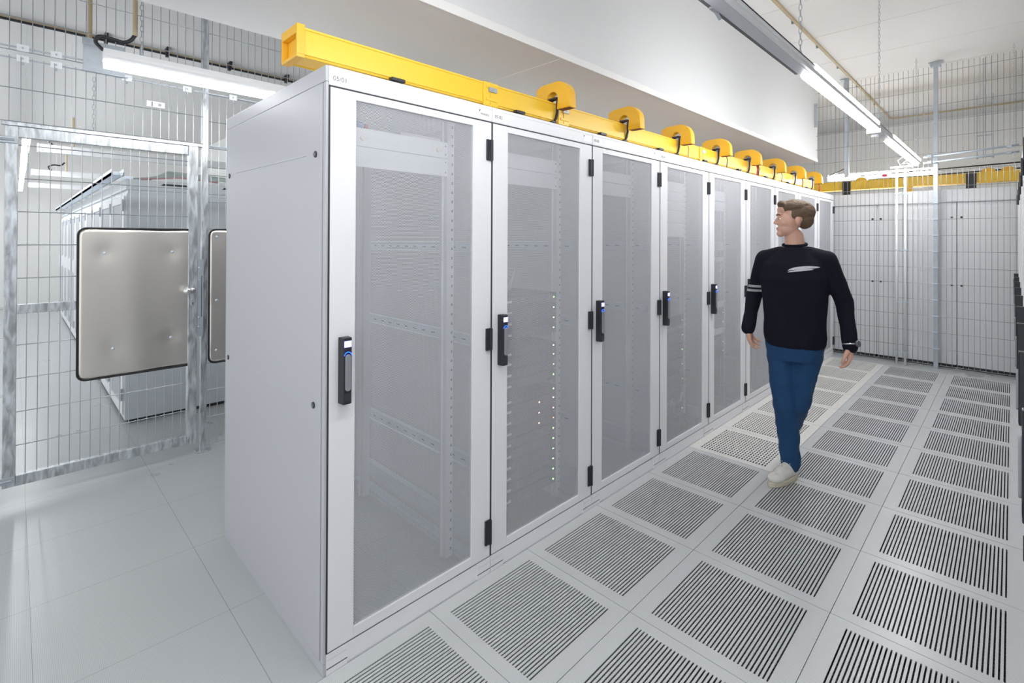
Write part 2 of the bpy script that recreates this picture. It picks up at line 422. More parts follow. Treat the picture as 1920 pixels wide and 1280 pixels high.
TOWARD_X = (PI / 2, 0, PI / 2)
rack_text = ['05/01', '05-02', '05-03', '05-04']
racks = []
for k in range(9):
    r = rack0 if k == 0 else copy_tree(rack0)
    r.location = (RX, Y0 + W * k, 0)
    lab = ['light grey server cabinet at the near end of the row, labelled 05/01',
           'light grey server cabinet labelled 05-02, full of dark servers with small lights',
           'light grey server cabinet third from the near end, nearly empty behind its perforated door',
           'light grey server cabinet fourth from the near end, six blank panels at its top',
           'light grey server cabinet fifth from the near end, pale cable loops inside',
           'light grey server cabinet just left of the walking person',
           'light grey server cabinet directly behind the walking person\'s head',
           'light grey server cabinet second from the far end of the left row',
           'light grey server cabinet at the far end of the left row beside the end fence'][k]
    tag(r, lab, 'server cabinet', 'left row of server cabinets')
    racks.append(r)
# side panel of the first cabinet
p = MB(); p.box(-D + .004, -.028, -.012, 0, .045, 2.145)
sp = p.build('outer_side_panel', M_rack_shaded, racks[0], bevel=.002)
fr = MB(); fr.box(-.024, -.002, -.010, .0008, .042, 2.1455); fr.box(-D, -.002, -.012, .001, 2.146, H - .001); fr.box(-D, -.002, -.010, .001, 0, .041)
fr.build('side_frame', M_rack if False else M_rack_shaded, racks[0], bevel=.002)
for x, z in ((-.082, 1.889), (-1.13, 1.899), (-.087, .957), (-1.13, .957)):
    q = MB(); q.tube([(x, -.012, z), (x, -.0155, z)], .012, 14); o = q.build('panel_lock', M_blk, sp)
    q = MB(); q.box(x - .002, x + .002, -.0162, -.0150, z - .006, z + .006)
    q.build('key_slot', M_lever, sp)
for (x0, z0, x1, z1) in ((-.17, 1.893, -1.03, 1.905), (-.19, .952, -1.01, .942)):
    q = MB(); q.tube([(x0, -.0122, z0), (x1, -.0122, z1)], .0016, 6); q.build('pressed_rib', M_rack_shaded, sp)
# readable labels
for k in range(4):
    put_text(rack_text[k], .025 if k == 0 else .022, (.0015, .014 if k == 0 else .016, 2.153 if k == 0 else 2.156), TOWARD_X, M_ink, racks[k])
put_text('MINKELS', .0135, (.0015, W - .074, 2.156), TOWARD_X, M_ink, racks[0])
# right row
for k in range(3, 9):
    r = copy_tree(rack0) if False else None
right0 = None
def right_rack(k):
    r = rack0.copy(); COL.objects.link(r)
    for ch in list(rack0.children):
        if ch.name.split('.')[0] in ('outer_side_panel', 'side_frame', 'lettering', 'handle'): continue
        copy_tree(ch, r)
    hh = [c for c in rack0.children if c.name.split('.')[0] == 'handle'][0]; h2 = hh.copy(); COL.objects.link(h2); h2.parent = r
    for c in hh.children:
        if c.name.split('.')[0] in ('lever', 'key_cover'): copy_tree(c, h2)
    r.location = (.052, Y0 + W * (k + 1), 0); r.rotation_euler = (0, 0, PI)
    near = k
    tag(r, 'light grey server cabinet of the right row, seen edge-on, %s from the end fence' % ORD[8 - k], 'server cabinet', 'right row of server cabinets')
    return r
for k in range(0, 9): right_rack(k)
# ---------------------------------------------------------------- equipment in the cabinets (19 inch wide, front plane at local x = -0.138)
XE = -.138; YA, YB = W / 2 - .2413, W / 2 + .2413
def blank(k, z0, z1, what):
    q = MB(); q.box(XE, XE + .0025, YA, YB, z0 + .0008, z1 - .0008); q.box(XE - .03, XE, YA + .03, YA + .032, z0 + .004, z1 - .004)
    o = q.build('blank_panel', mat('panel_paint', (0.80, 0.81, 0.84), .45), bevel=.0008)
    o.location = (RX, Y0 + W * k, 0)
    tag(o, what, 'blanking panel', 'blank panels inside the cabinets')
    for y in (YA + .012, YB - .012):
        s = MB()
        for z in ((z0 + .018, z1 - .018) if z1 - z0 > .07 else ((z0 + z1) / 2,)): s.tube([(XE + .0025, y, z), (XE + .0045, y, z)], .0042, 8)
        s.build('screws', M_lever, o)
    return o
b1 = blank(0, 1.955, 2.030, 'white upper blanking panel at the top inside the nearest cabinet')
for y in (YA + .045, YB - .055):
    q = MB(); q.tube([(XE + .002, y, 1.99), (XE + .012, y, 1.99)], .011, 12); q.box(XE + .01, XE + .014, y - .014, y + .014, 1.987, 1.993); q.build('fastener', mat('cream_plastic', (.82, .80, .70), .4), b1)
blank(0, 1.870, 1.954, 'white lower blanking panel at the top inside the nearest cabinet')
sh = MB(); sh.box(-.55, -.16, .18, .62, 2.030, 2.034); sh.box(-.20, -.16, .40, .62, 2.034, 2.050)
o = sh.build('cable_shelf', M_rack); o.location = (RX, Y0, 0); tag(o, 'white cable shelf resting above the blank panels in the nearest cabinet', 'shelf')
q = MB(); q.box(-.25, -.16, .185, .225, 2.036, 2.062); o = q.build('power_socket', M_blue); o.location = (RX, Y0, 0); tag(o, 'small blue socket on the shelf in the nearest cabinet', 'socket')
q = MB(); q.box(-.22, -.17, .236, .25, 2.036, 2.056); o = q.build('cable_plug', M_cabr); o.location = (RX, Y0, 0); tag(o, 'small red plug next to the blue socket in the nearest cabinet', 'plug')
blank(1, 1.955, 2.035, 'upper blank panel inside the cabinet labelled 05-02')
blank(1, 1.868, 1.954, 'lower blank panel inside the cabinet labelled 05-02')
blank(2, 1.955, 2.025, 'upper blank panel inside the third cabinet from the near end')
blank(2, 1.868, 1.954, 'lower blank panel inside the third cabinet from the near end')
zz = [2.03, 1.955, 1.88, 1.81, 1.71, 1.645, 1.60]
for i in range(6): blank(3, zz[i + 1], zz[i], 'blank panel %s from the top in the fourth cabinet' % ORD[i])
for i, (a, c_) in enumerate(((1.93, 2.02), (1.84, 1.925), (1.48, 1.56), (1.38, 1.42), (.96, 1.02), (.72, .78))):
    blank(4, a, c_, 'white panel %s from the top in the fifth cabinet' % ORD[i])
def server(k, z0, z1, i, style, total, cabname):
    r = empty('rack_server', (RX, Y0 + W * k, 0), 0, '%s %s from the top in %s' % (style[1], ORD[i] if i < 14 else 'number %d' % (i + 1), cabname), 'server', 'servers in the cabinets')
    q = MB(); q.box(XE - .70, XE, YA + .018, YB - .018, z0 + .001, z1 - .001); q.box(XE - .002, XE, YA, YB, z0 + .001, z1 - .001)
    c_ = q.build('chassis', style[0], r)
    q = MB(); h = (z1 - z0)
    n = 22
    for a in range(n): y = YA + .05 + a * (YB - YA - .10) / n; q.box(XE, XE + .003, y, y + .012, z0 + .008, z1 - .008)
    q.build('drive_bays', mat('drive_bay', (.085, .085, .10), .5), r)
    q = MB(); q.box(XE, XE + .010, YA + .060, YA + .105, (z0 + z1) / 2 - .005, (z0 + z1) / 2 + .005); q.build('pull_handle', M_srv2, r)
    q = MB(); y = YB - .028; zc = (z0 + z1) / 2; q.box(XE + .003, XE + .005, y - .004, y + .004, zc - .003, zc + .003)
    q.build('status_light', M_red if 9 <= i <= 11 and k == 1 else M_green, r)
    if 9 <= i <= 11 and k == 1:
        q = MB(); y = YB - .15; q.box(XE + .003, XE + .005, y - .004, y + .004, zc - .003, zc + .003); q.build('status_light', M_red, r)
    return r
z = 1.272; i = 0
M_srvb = mat('server_face_dark', (.03, .03, .036), .45)
while z > .16 and i < 19:
    h = .058 if i not in (4, 8) else .044
    st = (M_srv, 'dark grey server with drive bays') if i % 3 else (M_srvb, 'black server with pale pull handle')
    if i == 4: z -= .05
    server(1, z - h, z, i, st, 18, 'the cabinet labelled 05-02'); z -= h + .001; i += 1
    if i == 8: z -= .03
M_srvg = mat('server_face_grey', (.20, .20, .23), .5)
z = .98
for i in range(7):
    server(3, z - .10, z, i, (M_srvg, 'grey storage unit'), 7, 'the fourth cabinet'); z -= .118
z = .95
for i in range(4):
    server(4, z - .08, z, i, (M_srvg, 'grey storage unit'), 4, 'the fifth cabinet'); z -= .185 if i == 1 else .083
q = MB()
for a in range(5):
    y = .28 + a * .02; q.tube([(-.15 - a * .01, y, 1.58), (-.13, y + .03, 1.45), (-.14, y - .01, 1.3), (-.13, y + .02, 1.15), (-.18, y + .03, 1.0)], .0025, 5)
o = q.build('patch_cable', M_cabo); o.location = (RX, Y0 + W * 3, 0); tag(o, 'bundle of thin orange cables hanging in the fourth cabinet', 'cable', kind='stuff')
q = MB()
for a in range(5):
    rr = .085 + a * .013; q.tube([(-.115 - a * .004, .52 + rr * math.cos(t * PI / 10), 1.46 + rr * 1.25 * math.sin(t * PI / 10)) for t in range(-8, 13)], .0028, 5)
o = q.build('coiled_cable', M_cabw); o.location = (RX, Y0 + W * 4, 0); tag(o, 'pale coiled cables looping at the right of the fifth cabinet', 'cable', kind='stuff')
q = MB()
for a in range(4):
    q.tube([(-.13, .19 + a * .02, 1.278 + .01 * a), (-.11, .24 + a * .01, 1.36 + .02 * a), (-.14, .20, 1.40 + .01 * a), (-.2, .19, 1.3)], .004, 6)
o = q.build('patch_cable', M_cabw); o.location = (RX, Y0 + W, 0); tag(o, 'pale cable coil lying on the servers in the cabinet labelled 05-02', 'cable', kind='stuff')
q = MB(); random.seed(11)
for a in range(14):
    y = .2 + random.random() * .38; z = .25 + random.random() * .12
    q.tube([(-.12, y, z), (-.105, y + random.uniform(-.05, .05), z + random.uniform(-.08, .08)), (-.12, y + random.uniform(-.06, .06), z + random.uniform(-.1, .1))], .0025, 5)
o = q.build('patch_cable', M_cabw); o.location = (RX, Y0 + W * 3, 0); tag(o, 'tangle of pale patch cables low in the fourth cabinet', 'cable', kind='stuff')
# ================================================================ YELLOW CABLE DUCT on the left row
TF, TB, TZ0, TZ1 = -1.985, -2.130, 2.298, 2.412
duct = empty('cable_duct', (TF, .80, TZ0), 0, 'long yellow cable duct running along the top of the left cabinet row', 'cable duct')
def duct_part(y0, y1):
    q = MB(); w_ = TF - TB; h = TZ1 - TZ0
    q.prism([(0, .012), (-.006, 0.0), (-.012, 0), (-.020, .004), (-w_ + .02, .004), (-w_ + .012, 0), (-w_ + .006, 0), (-w_, .012), (-w_, h), (-w_ + .006, h), (-w_ + .006, .012), (-.006, .012), (-.006, h - .002), (.0, h - .002)], 'y', y0 - .80, y1 - .80)
    q.box(-.008, .004, y0 - .80, y1 - .80, h - .008, h + .001); q.box(-w_ - .004, -w_ + .008, y0 - .80, y1 - .80, h - .008, h + .001)
    q.box(-.004, .003, y0 - .80, y1 - .80, .008, .014)
    return q.build('duct_section', M_yel, duct, fix=True)
joints = [1.80, 2.42, 4.40, 6.42, 8.02]
prev = .80
for y in joints: duct_part(prev, y); prev = y
q = MB(); w_ = TF - TB; h = TZ1 - TZ0
q.box(-w_ + .004, -.004, .0, .006, .004, h - .027)     # recessed plate
q.box(-w_ - .008, .008, -.022, .010, h - .026, h + .010); q.box(-w_ - .008, -w_ + .004, -.022, .010, .0065, h - .0262); q.box(-.004, .008, -.022, .010, .0065, h - .0262); q.box(-w_ - .006, .006, -.022, .010, -.006, .0063)
q.build('end_cap', M_yel2, duct)
for y in joints[:4]:
    q = MB(); yy = y - .8; q.box(-w_ - .006, .007, yy - .035, yy + .055, -.010, -.001); q.box(.0, .009, yy - .045, yy + .06, -.008, h + .004); q.box(-w_ - .009, -w_, yy - .045, yy + .06, -.008, h + .004)
    q.box(.009, .014, yy - .030, yy + .05, .018, .034); q.box(.009, .014, yy - .030, yy + .05, h - .026, h - .012); q.box(.009, .013, yy + .0, yy + .008, .0, h)
    cp = q.build('coupling', M_yel, duct, bevel=.002)
    q = MB(); q.box(.010, .020, yy - .012, yy + .045, .066, .090); q.tube([(.02, yy + .016, .078), (.023, yy + .016, .078)], .006, 10); q.build('latch', M_white if y > 2 else M_zplate, cp, bevel=.001)
for y in [1.225, 2.02, 2.83, 3.62, 4.43, 5.23, 6.03, 6.83, 7.63]:
    q = MB(); yy = y - .8; q.box(-w_ - .02, .012, yy - .02, yy + .03, -.009, -.003); q.box(.0, .03, yy - .035, yy + .035, -.012, .004)
    q.box(-.03, .01, yy - .01, yy + .01, H - TZ0, -.003); q.box(-w_, -w_ + .03, yy - .01, yy + .01, H - TZ0, -.003)
    q.build('support_foot', M_blk, duct, bevel=.003)
# cable exits arching over the duct
def spill():
    r = empty('cable_exit', (0, 0, 0)); n = 14
    cx, cz = -1.962, 2.432; RO_, RI = .105, .045
    ox = lambda a: cx + (RO_ + .004) * math.cos(a); oz = lambda a: cz + RO_ * math.sin(a)
    out = [(ox(PI * k / 2 / n), oz(PI * k / 2 / n)) for k in range(n + 1)]          # right edge up to the top
    prof = [(-1.850, 2.366)] + out + [(-2.075, 2.532), (-2.120, 2.512), (-2.120, 2.4135), (-2.035, 2.4135)]
    inn = [(cx - .025 + .068 * math.cos(PI - PI * k / n) * .62, cz + .045 * math.sin(PI * k / n)) for k in range(n + 1)]
    prof += inn[0:] + [(-1.952, 2.366)]
    q = MB(); q.prism(prof, 'y', 0, .062); body = q.build('body', M_yel2, r, bevel=.004, fix=True)
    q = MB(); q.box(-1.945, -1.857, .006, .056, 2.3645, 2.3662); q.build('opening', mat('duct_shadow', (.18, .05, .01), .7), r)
    q = MB(); q.tube([(-2.03, .03, 2.428), (-1.985, .03, 2.445), (-1.968, .03, 2.44), (-1.972, .03, 2.40), (-1.972, .03, 2.36), (-1.975, .022, 2.32), (-1.982, .012, 2.297)], .0085, 8)
    q.box(-2.03, -1.962, .012, .05, 2.436, 2.446); q.box(-1.992, -1.966, -.02, .022, 2.290, 2.296)
    q.build('clamp_strap', M_blk, r)
    return r
sp0 = spill()
for k in range(8):
    r = sp0 if k == 0 else copy_tree(sp0)
    r.location = (0, 2.325 + .795 * k, 0)
    tag(r, 'yellow hook-shaped cable exit on the duct above the %s cabinet, %s from the near end' % (ORD[k + 1], ORD[k]), 'cable exit', 'hooked cable exits on the yellow duct')
for k, cols in ((4, (M_cabr, M_blk)), (3, (M_blk,)), (2, (M_cabo,)), (5, (M_blk,)), (6, (M_cabo, M_blk)), (7, (M_cabr, M_cabr))):
    y = 2.325 + .795 * k
    for j, m in enumerate(cols):
        q = MB(); yy = y + .035 + j * .03; q.tube([(-1.90, yy, 2.372), (-1.89, yy, 2.33), (-1.90, yy + .01, 2.27), (-1.90, yy + .01, H)], .004 + .004 * (k == 4), 6)
        nm = {M_cabr: 'red', M_blk: 'black', M_cabo: 'thin orange'}[m]
        o = q.build('duct_cable', m, smooth=True)
        pos = '' if len(cols) == 1 or cols[0] != cols[1] else (', nearer one' if j == 0 else ', farther one')
        tag(o, '%s cable dropping from the %s yellow cable exit%s' % (nm, ORD[k], pos), 'cable', 'cables dropping from the exits')
# ================================================================ FENCES
def wires_x(x, y0, y1, z0, z1, ph=.05, pv=.2, yoff=0, zoff=0, r=.0025):
    """welded mesh in a plane of constant x"""
    q = MB(); y = y0 + .02 + yoff
    while y < y1: q.tube([(x, y, z0), (x, y, z1)], r, 5, cap=False); y += ph
    z = z0 + zoff
    while z <= z1 + .001: q.tube([(x + .005, y0, z), (x + .005, y1, z)], r * 1.25, 5, cap=False); z += pv
    return q
XF = -4.235
def clip_pair(q, y, x=XF):
    for dz in (0, -.065):
        q.box(x + .006, x + .012, y - .027, y + .027, 2.700 + dz, 2.740 + dz)
    q.mi = 1; q.tube([(x + .012, y, 2.72), (x + .018, y, 2.72)], .006, 6); q.tube([(x + .012, y, 2.655), (x + .018, y, 2.655)], .006, 6); q.tube([(x + .010, y, 2.635), (x + .010, y, 2.617)], .005, 6)
# upper panels
secs = [(-1.0, .985), (1.02, 3.0), (3.04, 5.0), (5.04, 7.0)]
wher = ['above the open-mesh gate', 'right of the gate, partly hidden by the nearest cabinet', 'behind the cabinet row, third stretch', 'behind the cabinet row, farthest stretch']
for i, (a, b_) in enumerate(secs):
    r = empty('wire_fence', (XF, a, 2.70), 0, 'upper galvanised wire mesh panel %s' % wher[i], 'fence panel', 'upper mesh panels of the left fence')
    o = wires_x(0, 0, b_ - a, 0, 1.07).build('wire_mesh', M_zwire, r)
    if i == 0:
        for y in (.135, .335, .80, .95): pass
    lowz0 = 2.255 if i == 0 else .03
    r2 = empty('wire_fence', (XF + .012 if i == 0 else XF, a, lowz0), 0, 'lower galvanised wire mesh panel %s' % wher[i] if i else 'short galvanised wire mesh panel between gate top and upper fence', 'fence panel', 'lower mesh panels of the left fence')
    o = wires_x(0, 0, b_ - a, 0, 2.665 - lowz0, zoff=.015).build('wire_mesh', M_zwire, r2)
for j, y in enumerate((-.17, .028, .178, .531, .880, 1.182, 1.53, 1.88)):
    q = MB(); clip_pair(q, y); o = q.build('mesh_clip', [mat('bright_zinc', (.78, .80, .82), .4, .4), M_zplate], bevel=.001)
    tag(o, 'small double zinc clamp joining upper and lower mesh, %s from the left' % ORD[j], 'clamp', 'clamps joining the mesh panels')
# posts
for j, y in enumerate((1.0, 3.02, 5.02, 7.02)):
    q = MB(); q.box(XF - .04, XF, y - .02, y + .02, 0, 3.8); q.box(XF - .06, XF + .03, y - .05, y + .05, 0, .005); q.build('fence_post', M_zinc, bevel=.003)
    o = COL.objects[-1] if False else bpy.data.objects[[ob.name for ob in bpy.data.objects if ob.name.startswith('fence_post')][-1]]
    tag(o, ['square galvanised fence post at the lock side of the gate', 'galvanised fence post behind the second cabinet', 'galvanised fence post behind the fifth cabinet', 'galvanised fence post behind the eighth cabinet'][j], 'fence post', 'posts of the left fence')
q = MB(); q.box(XF - .056, XF - .006, -.135, -.085, 0, 3.8); o = q.build('fence_post', M_zinc, bevel=.003)
tag(o, 'square galvanised fence post at the hinge side of the gate', 'fence post', 'posts of the left fence')
# gate
gx = -4.20
gate = empty('mesh_gate', (gx, -.045, .085), 0, 'galvanised wire mesh gate with a stainless plate and round knob', 'gate')
def gb(q, y0, y1, z0, z1, x0=-.04, x1=0.0): q.box(x0, x1, y0 + .045, y1 + .045, z0 - .085, z1 - .085)
q = MB(); gb(q, -.045, .012, .09, 2.24); gb(q, .885, .942, .09, 2.24, x1=.022); gb(q, .012, .885, 2.175, 2.24); gb(q, .012, .885, .09, .152); gb(q, .012, .885, 1.118, 1.172)
q.build('gate_frame', M_zinc, gate, bevel=.003)
q = wires_x(-.02, .057, .93, .06, 2.09, yoff=.022, zoff=.185); q.build('wire_mesh', M_zwire, gate)
def rrect(y0, y1, z0, z1, r, n=6, corners=(1, 1, 1, 1)):
    pts = []
    for (cy, cz, a0, on) in ((y1 - r, z1 - r, 0, corners[0]), (y0 + r, z1 - r, PI / 2, corners[1]), (y0 + r, z0 + r, PI, corners[2]), (y1 - r, z0 + r, 1.5 * PI, corners[3])):
        for k in range(n + 1): a = a0 + PI / 2 * k / n; pts.append((cy + r * math.cos(a), cz + r * math.sin(a)))
    return pts
def plate(parent, y0, y1, z0, z1, x, bolts, oy, oz):
    # gently buckled sheet
    q = MB(); ny, nz = 36, 44; vs = []; fs = []
    def bump(y, z):
        d = 0.0
        for by, bz in bolts: d -= .0045 * math.exp(-((y - by) ** 2 + (z - bz) ** 2) / .0025)
        return d + .0028 * math.sin((y - y0) * 9.0 + (z - z0) * .8) + .0012 * math.sin((y - y0) * 23 + 1 + .5 * math.sin(z * 6))
    pr = rrect(y0, y1, z0, z1, .045)
    for a in range(ny + 1):
        for b_ in range(nz + 1):
            y = y0 + .004 + (y1 - y0 - .008) * a / ny; z = z0 + .004 + (z1 - z0 - .008) * b_ / nz
            # pull the corners in to follow the rounding
            for cy, cz, sy, sz in ((y0 + .045, z0 + .045, -1, -1), (y1 - .045, z0 + .045, 1, -1), (y0 + .045, z1 - .045, -1, 1), (y1 - .045, z1 - .045, 1, 1)):
                if (y - cy) * sy > 0 and (z - cz) * sz > 0:
                    dd = math.hypot(y - cy, z - cz); mxx = max(abs(y - cy), abs(z - cz))
                    if dd > 0: y = cy + (y - cy) * mxx / dd; z = cz + (z - cz) * mxx / dd
            vs.append((x + bump(y, z), y - oy, z - oz))
    for a in range(ny):
        for b_ in range(nz):
            i0 = a * (nz + 1) + b_; fs.append((i0, i0 + nz + 1, i0 + nz + 2, i0 + 1))
    q.add(vs, fs); o = q.build('cover_plate', M_steel, parent, smooth=True)
    so = o.modifiers.new('s', 'SOLIDIFY'); so.thickness = .0015; so.offset = -1
    q = MB(); loop = [(x - .001, p_[0] - oy, p_[1] - oz) for p_ in pr]; loop.append(loop[0]); q.tube(loop, .0062, 6); q.build('rubber_edge', M_edge, o, smooth=True)
    for by, bz in bolts:
        q = MB(); q.ell((x + bump(by, bz) + .001, by - oy, bz - oz), (.007, .010, .010), 12, 8); q.build('dome_bolt', M_zrail, o, smooth=True)
    return o
plate(gate, .285, .925, .662, 1.636, .012, [(.415, 1.475), (.79, 1.478), (.463, .845), (.785, .875)], -.045, .085)
q = MB(); gb(q, .90, .925, 1.11, 1.22, .022, .026)
q.build('lock_plate', M_zinc, gate, bevel=.002)
q = MB(); pr = rrect(.900, .926, 1.085, 1.135, .0125); q.prism([(a + .045, b_ - .085) for a, b_ in pr], 'x', .022, .030); cyl = q.build('lock_cylinder', mat('satin_steel', (.72, .73, .74), .3, .9), gate, bevel=.001, fix=True)
q = MB(); q.tube([(.030, .958, 1.022), (.0306, .958, 1.022)], .0045, 10); q.box(.030, .0306, .9565, .9595, 1.008, 1.022); q.build('keyhole', M_dark, cyl)
q = MB(); q.tube([(.022, .957, 1.115), (.028, .957, 1.115)], .021, 16); q.tube([(.028, .957, 1.115), (.052, .957, 1.115)], .010, 12)
q.tube([(.048, .957, 1.115), (.062, .930, 1.115)], .010, 12); q.ell((.070, .915, 1.115), (.026, .026, .026), 20, 12); q.build('door_knob', mat('polished_knob', (.80, .80, .80), .2, .95), gate, smooth=True)
for z in (2.07, .05):
    q = MB(); q.box(-.03, .012, -.035, .055, z - .02, z + .02); q.tube([(.014, -.045, z), (.014, .04, z)], .007, 8); q.tube([(-.01, -.03, z - .04), (-.01, -.03, z + .04)], .010, 8)
    q.build('hinge', M_zplate, gate, bevel=.002)
q = MB(); q.box(XF + .045, XF + .051, .945, .982, .86, 1.42); q.box(XF + .01, XF + .045, .975, .981, .86, 1.42)
o = q.build('strike_plate', M_zplate, bevel=.001); tag(o, 'tall folded zinc strike plate between gate and fence post', 'plate')
q = MB(); q.box(XF + .051, XF + .0515, .968, .972, 1.0, 1.3); q.build('gap_slot', M_dark, o)
for z in (1.36, 1.27, 1.0, .93):
    q = MB(); q.ell((XF + .053, .951, z), (.004, .006, .006), 8, 6); q.build('bolt', M_zrail, o)
# frame beside the gate and over it
q = MB(); q.box(XF - .02, XF + .02, -.06, .98, 2.245, 2.268); o = q.build('lintel_rail', M_zinc, bevel=.002); tag(o, 'flat galvanised rail just above the mesh gate', 'rail')
fixp = empty('fixed_panel_plate', (XF, 1.0, .6), 0, 'stainless cover plate on the fixed mesh beside the gate post', 'cover plate')
plate(fixp, 1.025, 1.60, .645, 1.640, .020, [(1.075, 1.585), (1.075, 1.11), (1.075, .735), (1.5, 1.5), (1.5, .8)], 1.0, .6)
q = MB(); q.tube([(XF + .01, 1.025, 2.26), (XF + .01, 2.9, 2.26)], .008, 6); o = q.build('mesh_rail', M_zrail); tag(o, 'thin zinc rod along the fixed mesh at gate-top height', 'rail')
# bracket plate behind the light
q = MB(); q.box(XF + .02, XF + .026, .303, .52, 2.655, 2.85); q.box(XF + .02, XF + .05, .303, .52, 2.645, 2.655); o = q.build('bracket_plate', M_zplate, bevel=.002)
tag(o, 'grey zinc bracket plate on the fence behind the left lamp end', 'bracket')
q = MB(); q.box(XF + .026, XF + .030, .298, .36, 2.82, 2.865); q.tube([(XF + .03, .33, 2.84), (XF + .034, .33, 2.84)], .006, 8); q.build('fold_clip', M_zplate, o)
for z, nm in ((2.722, 'upper'), (2.655, 'lower')):
    q = MB(); q.box(XF - .004, XF + .004, -1.0, 3.0, z - .004, z + .004); o = q.build('clamp_rail', M_zplate); tag(o, '%s thin zinc rail through the mesh clamps' % nm, 'rail', 'clamp rails')
# sign tag
q = MB(); q.box(XF + .010, XF + .014, .640, .745, 2.487, 2.527); o = q.build('sign_tag', M_lab, bevel=.001); tag(o, 'small white tag with a round symbol hung on the left mesh', 'tag')
q = MB(); q.tube([(XF + .014, .715, 2.507), (XF + .0146, .715, 2.507)], .010, 16); q.build('round_symbol', M_lever, o)
q = MB(); q.box(XF + .014, XF + .0146, .668, .674, 2.49, 2.522); q.build('dark_mark', M_ink, o)
# chain
def chain(x, y, z0, z1, lab, step=.03, r=.0016, wd=.008, hook=None):
    q = MB(); z = z1; k = 0
    while z > z0:
        pts = []
        for t in range(9):
            a = 2 * PI * t / 8; u_ = wd * math.cos(a); v_ = step * .62 * math.sin(a)
            pts.append((x + (u_ if k % 2 else 0), y + (0 if k % 2 else u_), z - step / 2 + v_))
        q.tube(pts, r, 4, cap=False); z -= step; k += 1
    o = q.build('chain', M_zplate); tag(o, lab, 'chain', 'lamp suspension chains'); return o
chain(XF + .012, .36, 2.26, 2.62, 'chain hanging down on the left mesh toward the gate top')
chain(-3.5, .505, 2.61, 3.8, 'chain holding the near end of the left lamp')
chain(-3.5, 3.1, 2.61, 3.8, 'chain behind the cabinet row holding the second left lamp')
chain(-3.5, 5.2, 2.61, 3.8, 'chain behind the cabinet row holding the third left lamp')
chain(-3.5, 1.75, 2.61, 3.8, 'chain holding the left lamp just left of the yellow duct end')
# ================================================================ LAMPS
def lamp_y(x, y0, y1, zb, label, group='ceiling lamps', cat='lamp', name='linear_lamp', hw=.03):
    r = empty(name, (x, y0, zb), 0, label, cat, group); L = y1 - y0
    q = MB(); q.prism([(-hw, .045), (-hw - .004, .055), (-hw, .070), (-hw - .003, .082), (-hw, .105), (hw, .105), (hw + .003, .082), (hw, .070), (hw + .004, .055), (hw, .045)], 'y', 0, L); q.build('housing', M_white, r, fix=True)
    pr = [(-hw, .045)] + [(-hw * math.cos(PI * k / 8), .045 - .045 * math.sin(PI * k / 8) ** .7) for k in range(1, 8)] + [(hw, .045)]
    q = MB(); q.prism(pr, 'y', .004, L - .004); q.build('diffuser', M_led2, r, fix=True)
    return r
lamp_y(-3.5, .335, 1.82, 2.50, 'bright linear lamp hanging between mesh fence and nearest cabinet')
lamp_y(-3.5, 2.4, 3.9, 2.50, 'linear lamp behind the cabinet row, second along the left aisle')
lamp_y(-3.5, 4.5, 6.0, 2.50, 'linear lamp behind the cabinet row, third along the left aisle')
q = MB()
q.tube(sm([(-3.50, .334, 2.60), (-3.51, .322, 2.615), (-3.52, .306, 2.64), (-3.52, .312, 2.668), (-3.52, .335, 2.678), (-3.51, .38, 2.672), (-3.51, .425, 2.668), (-3.5, .455, 2.685), (-3.5, .475, 2.72)], 6), .010, 8)
o = q.build('lamp_cable', M_blk, smooth=True); tag(o, 'thick black cable looping into the near end of the left lamp', 'cable')
q = MB(); q.tube([(-3.5, .475, 2.715), (-3.5, .475, 3.8)], .012, 10); o = q.build('conduit_drop', M_tan); tag(o, 'tan conduit dropping to the near part of the left lamp', 'conduit', 'tan conduit drops')
q = MB(); q.tube([(-4.6, .367, 2.95), (-4.6, .367, 3.8)], .014, 10); o = q.build('conduit_drop', M_tan); tag(o, 'tan conduit dropping behind the left mesh near the zinc bracket', 'conduit', 'tan conduit drops')
q = MB(); q.box(-3.53, -3.47, .50, .504, 2.605, 2.66); q.box(-3.53, -3.47, .50, .54, 2.603, 2.607); o = q.build('lamp_hanger', M_zplate); tag(o, 'small wire hanger on top of the left lamp', 'hanger')
# right aisle trunking: two visible lit stretches, two unseen ones added as fill
tr = empty('lamp_trunking', (-.85, -2.0, 2.53), 0, 'long suspended lamp trunking above the aisle with bright stretches', 'lamp trunking')
q = MB(); q.box(-.025, .030, 0, 10.0, .010, .055); q.build('rail_body', M_trunk, tr)
q = MB(); q.box(.030, .046, 0, 10.0, .012, .062); q.box(-.025, .046, 0, 10.0, .055, .062); q.box(.046, .049, 0, 10.0, .030, .034); q.build('side_lip', M_white, tr)
q = MB(); q.box(-.050, -.030, 0, 5.25, .020, .040); q.build('cable_strip', mat('braided_cable', (.17, .18, .18), .8, noise=.35, nscale=60), tr)
for y0, y1 in ((5.28, 7.24), (8.0, 9.99), (2.2, 3.9), (.1, 1.8)):  # last two are out of view, added to brighten the rack fronts
    pr = [(-.032, .040)] + [(-.032 * math.cos(PI * k / 8), .035 - .048 * math.sin(PI * k / 8) ** .8) for k in range(1, 8)] + [(.032, .040)]
    q = MB(); q.prism(pr, 'y', y0, y1); q.build('lit_diffuser', M_led, tr, fix=True)
    q = MB(); q.prism([(-.034, .0402), (.052, .0402), (.052, .066), (.03, .078), (-.015, .078), (-.034, .066)], 'y', y0, y1); q.build('glowing_lens', M_lens, tr, fix=True)
q = MB(); q.box(-.05, .055, 7.27, 7.42, -.02, .02); q.tube([(0, 7.35, -.02), (0, 7.35, -.045)], .03, 14); q.build('sensor_box', M_white, tr, bevel=.006)
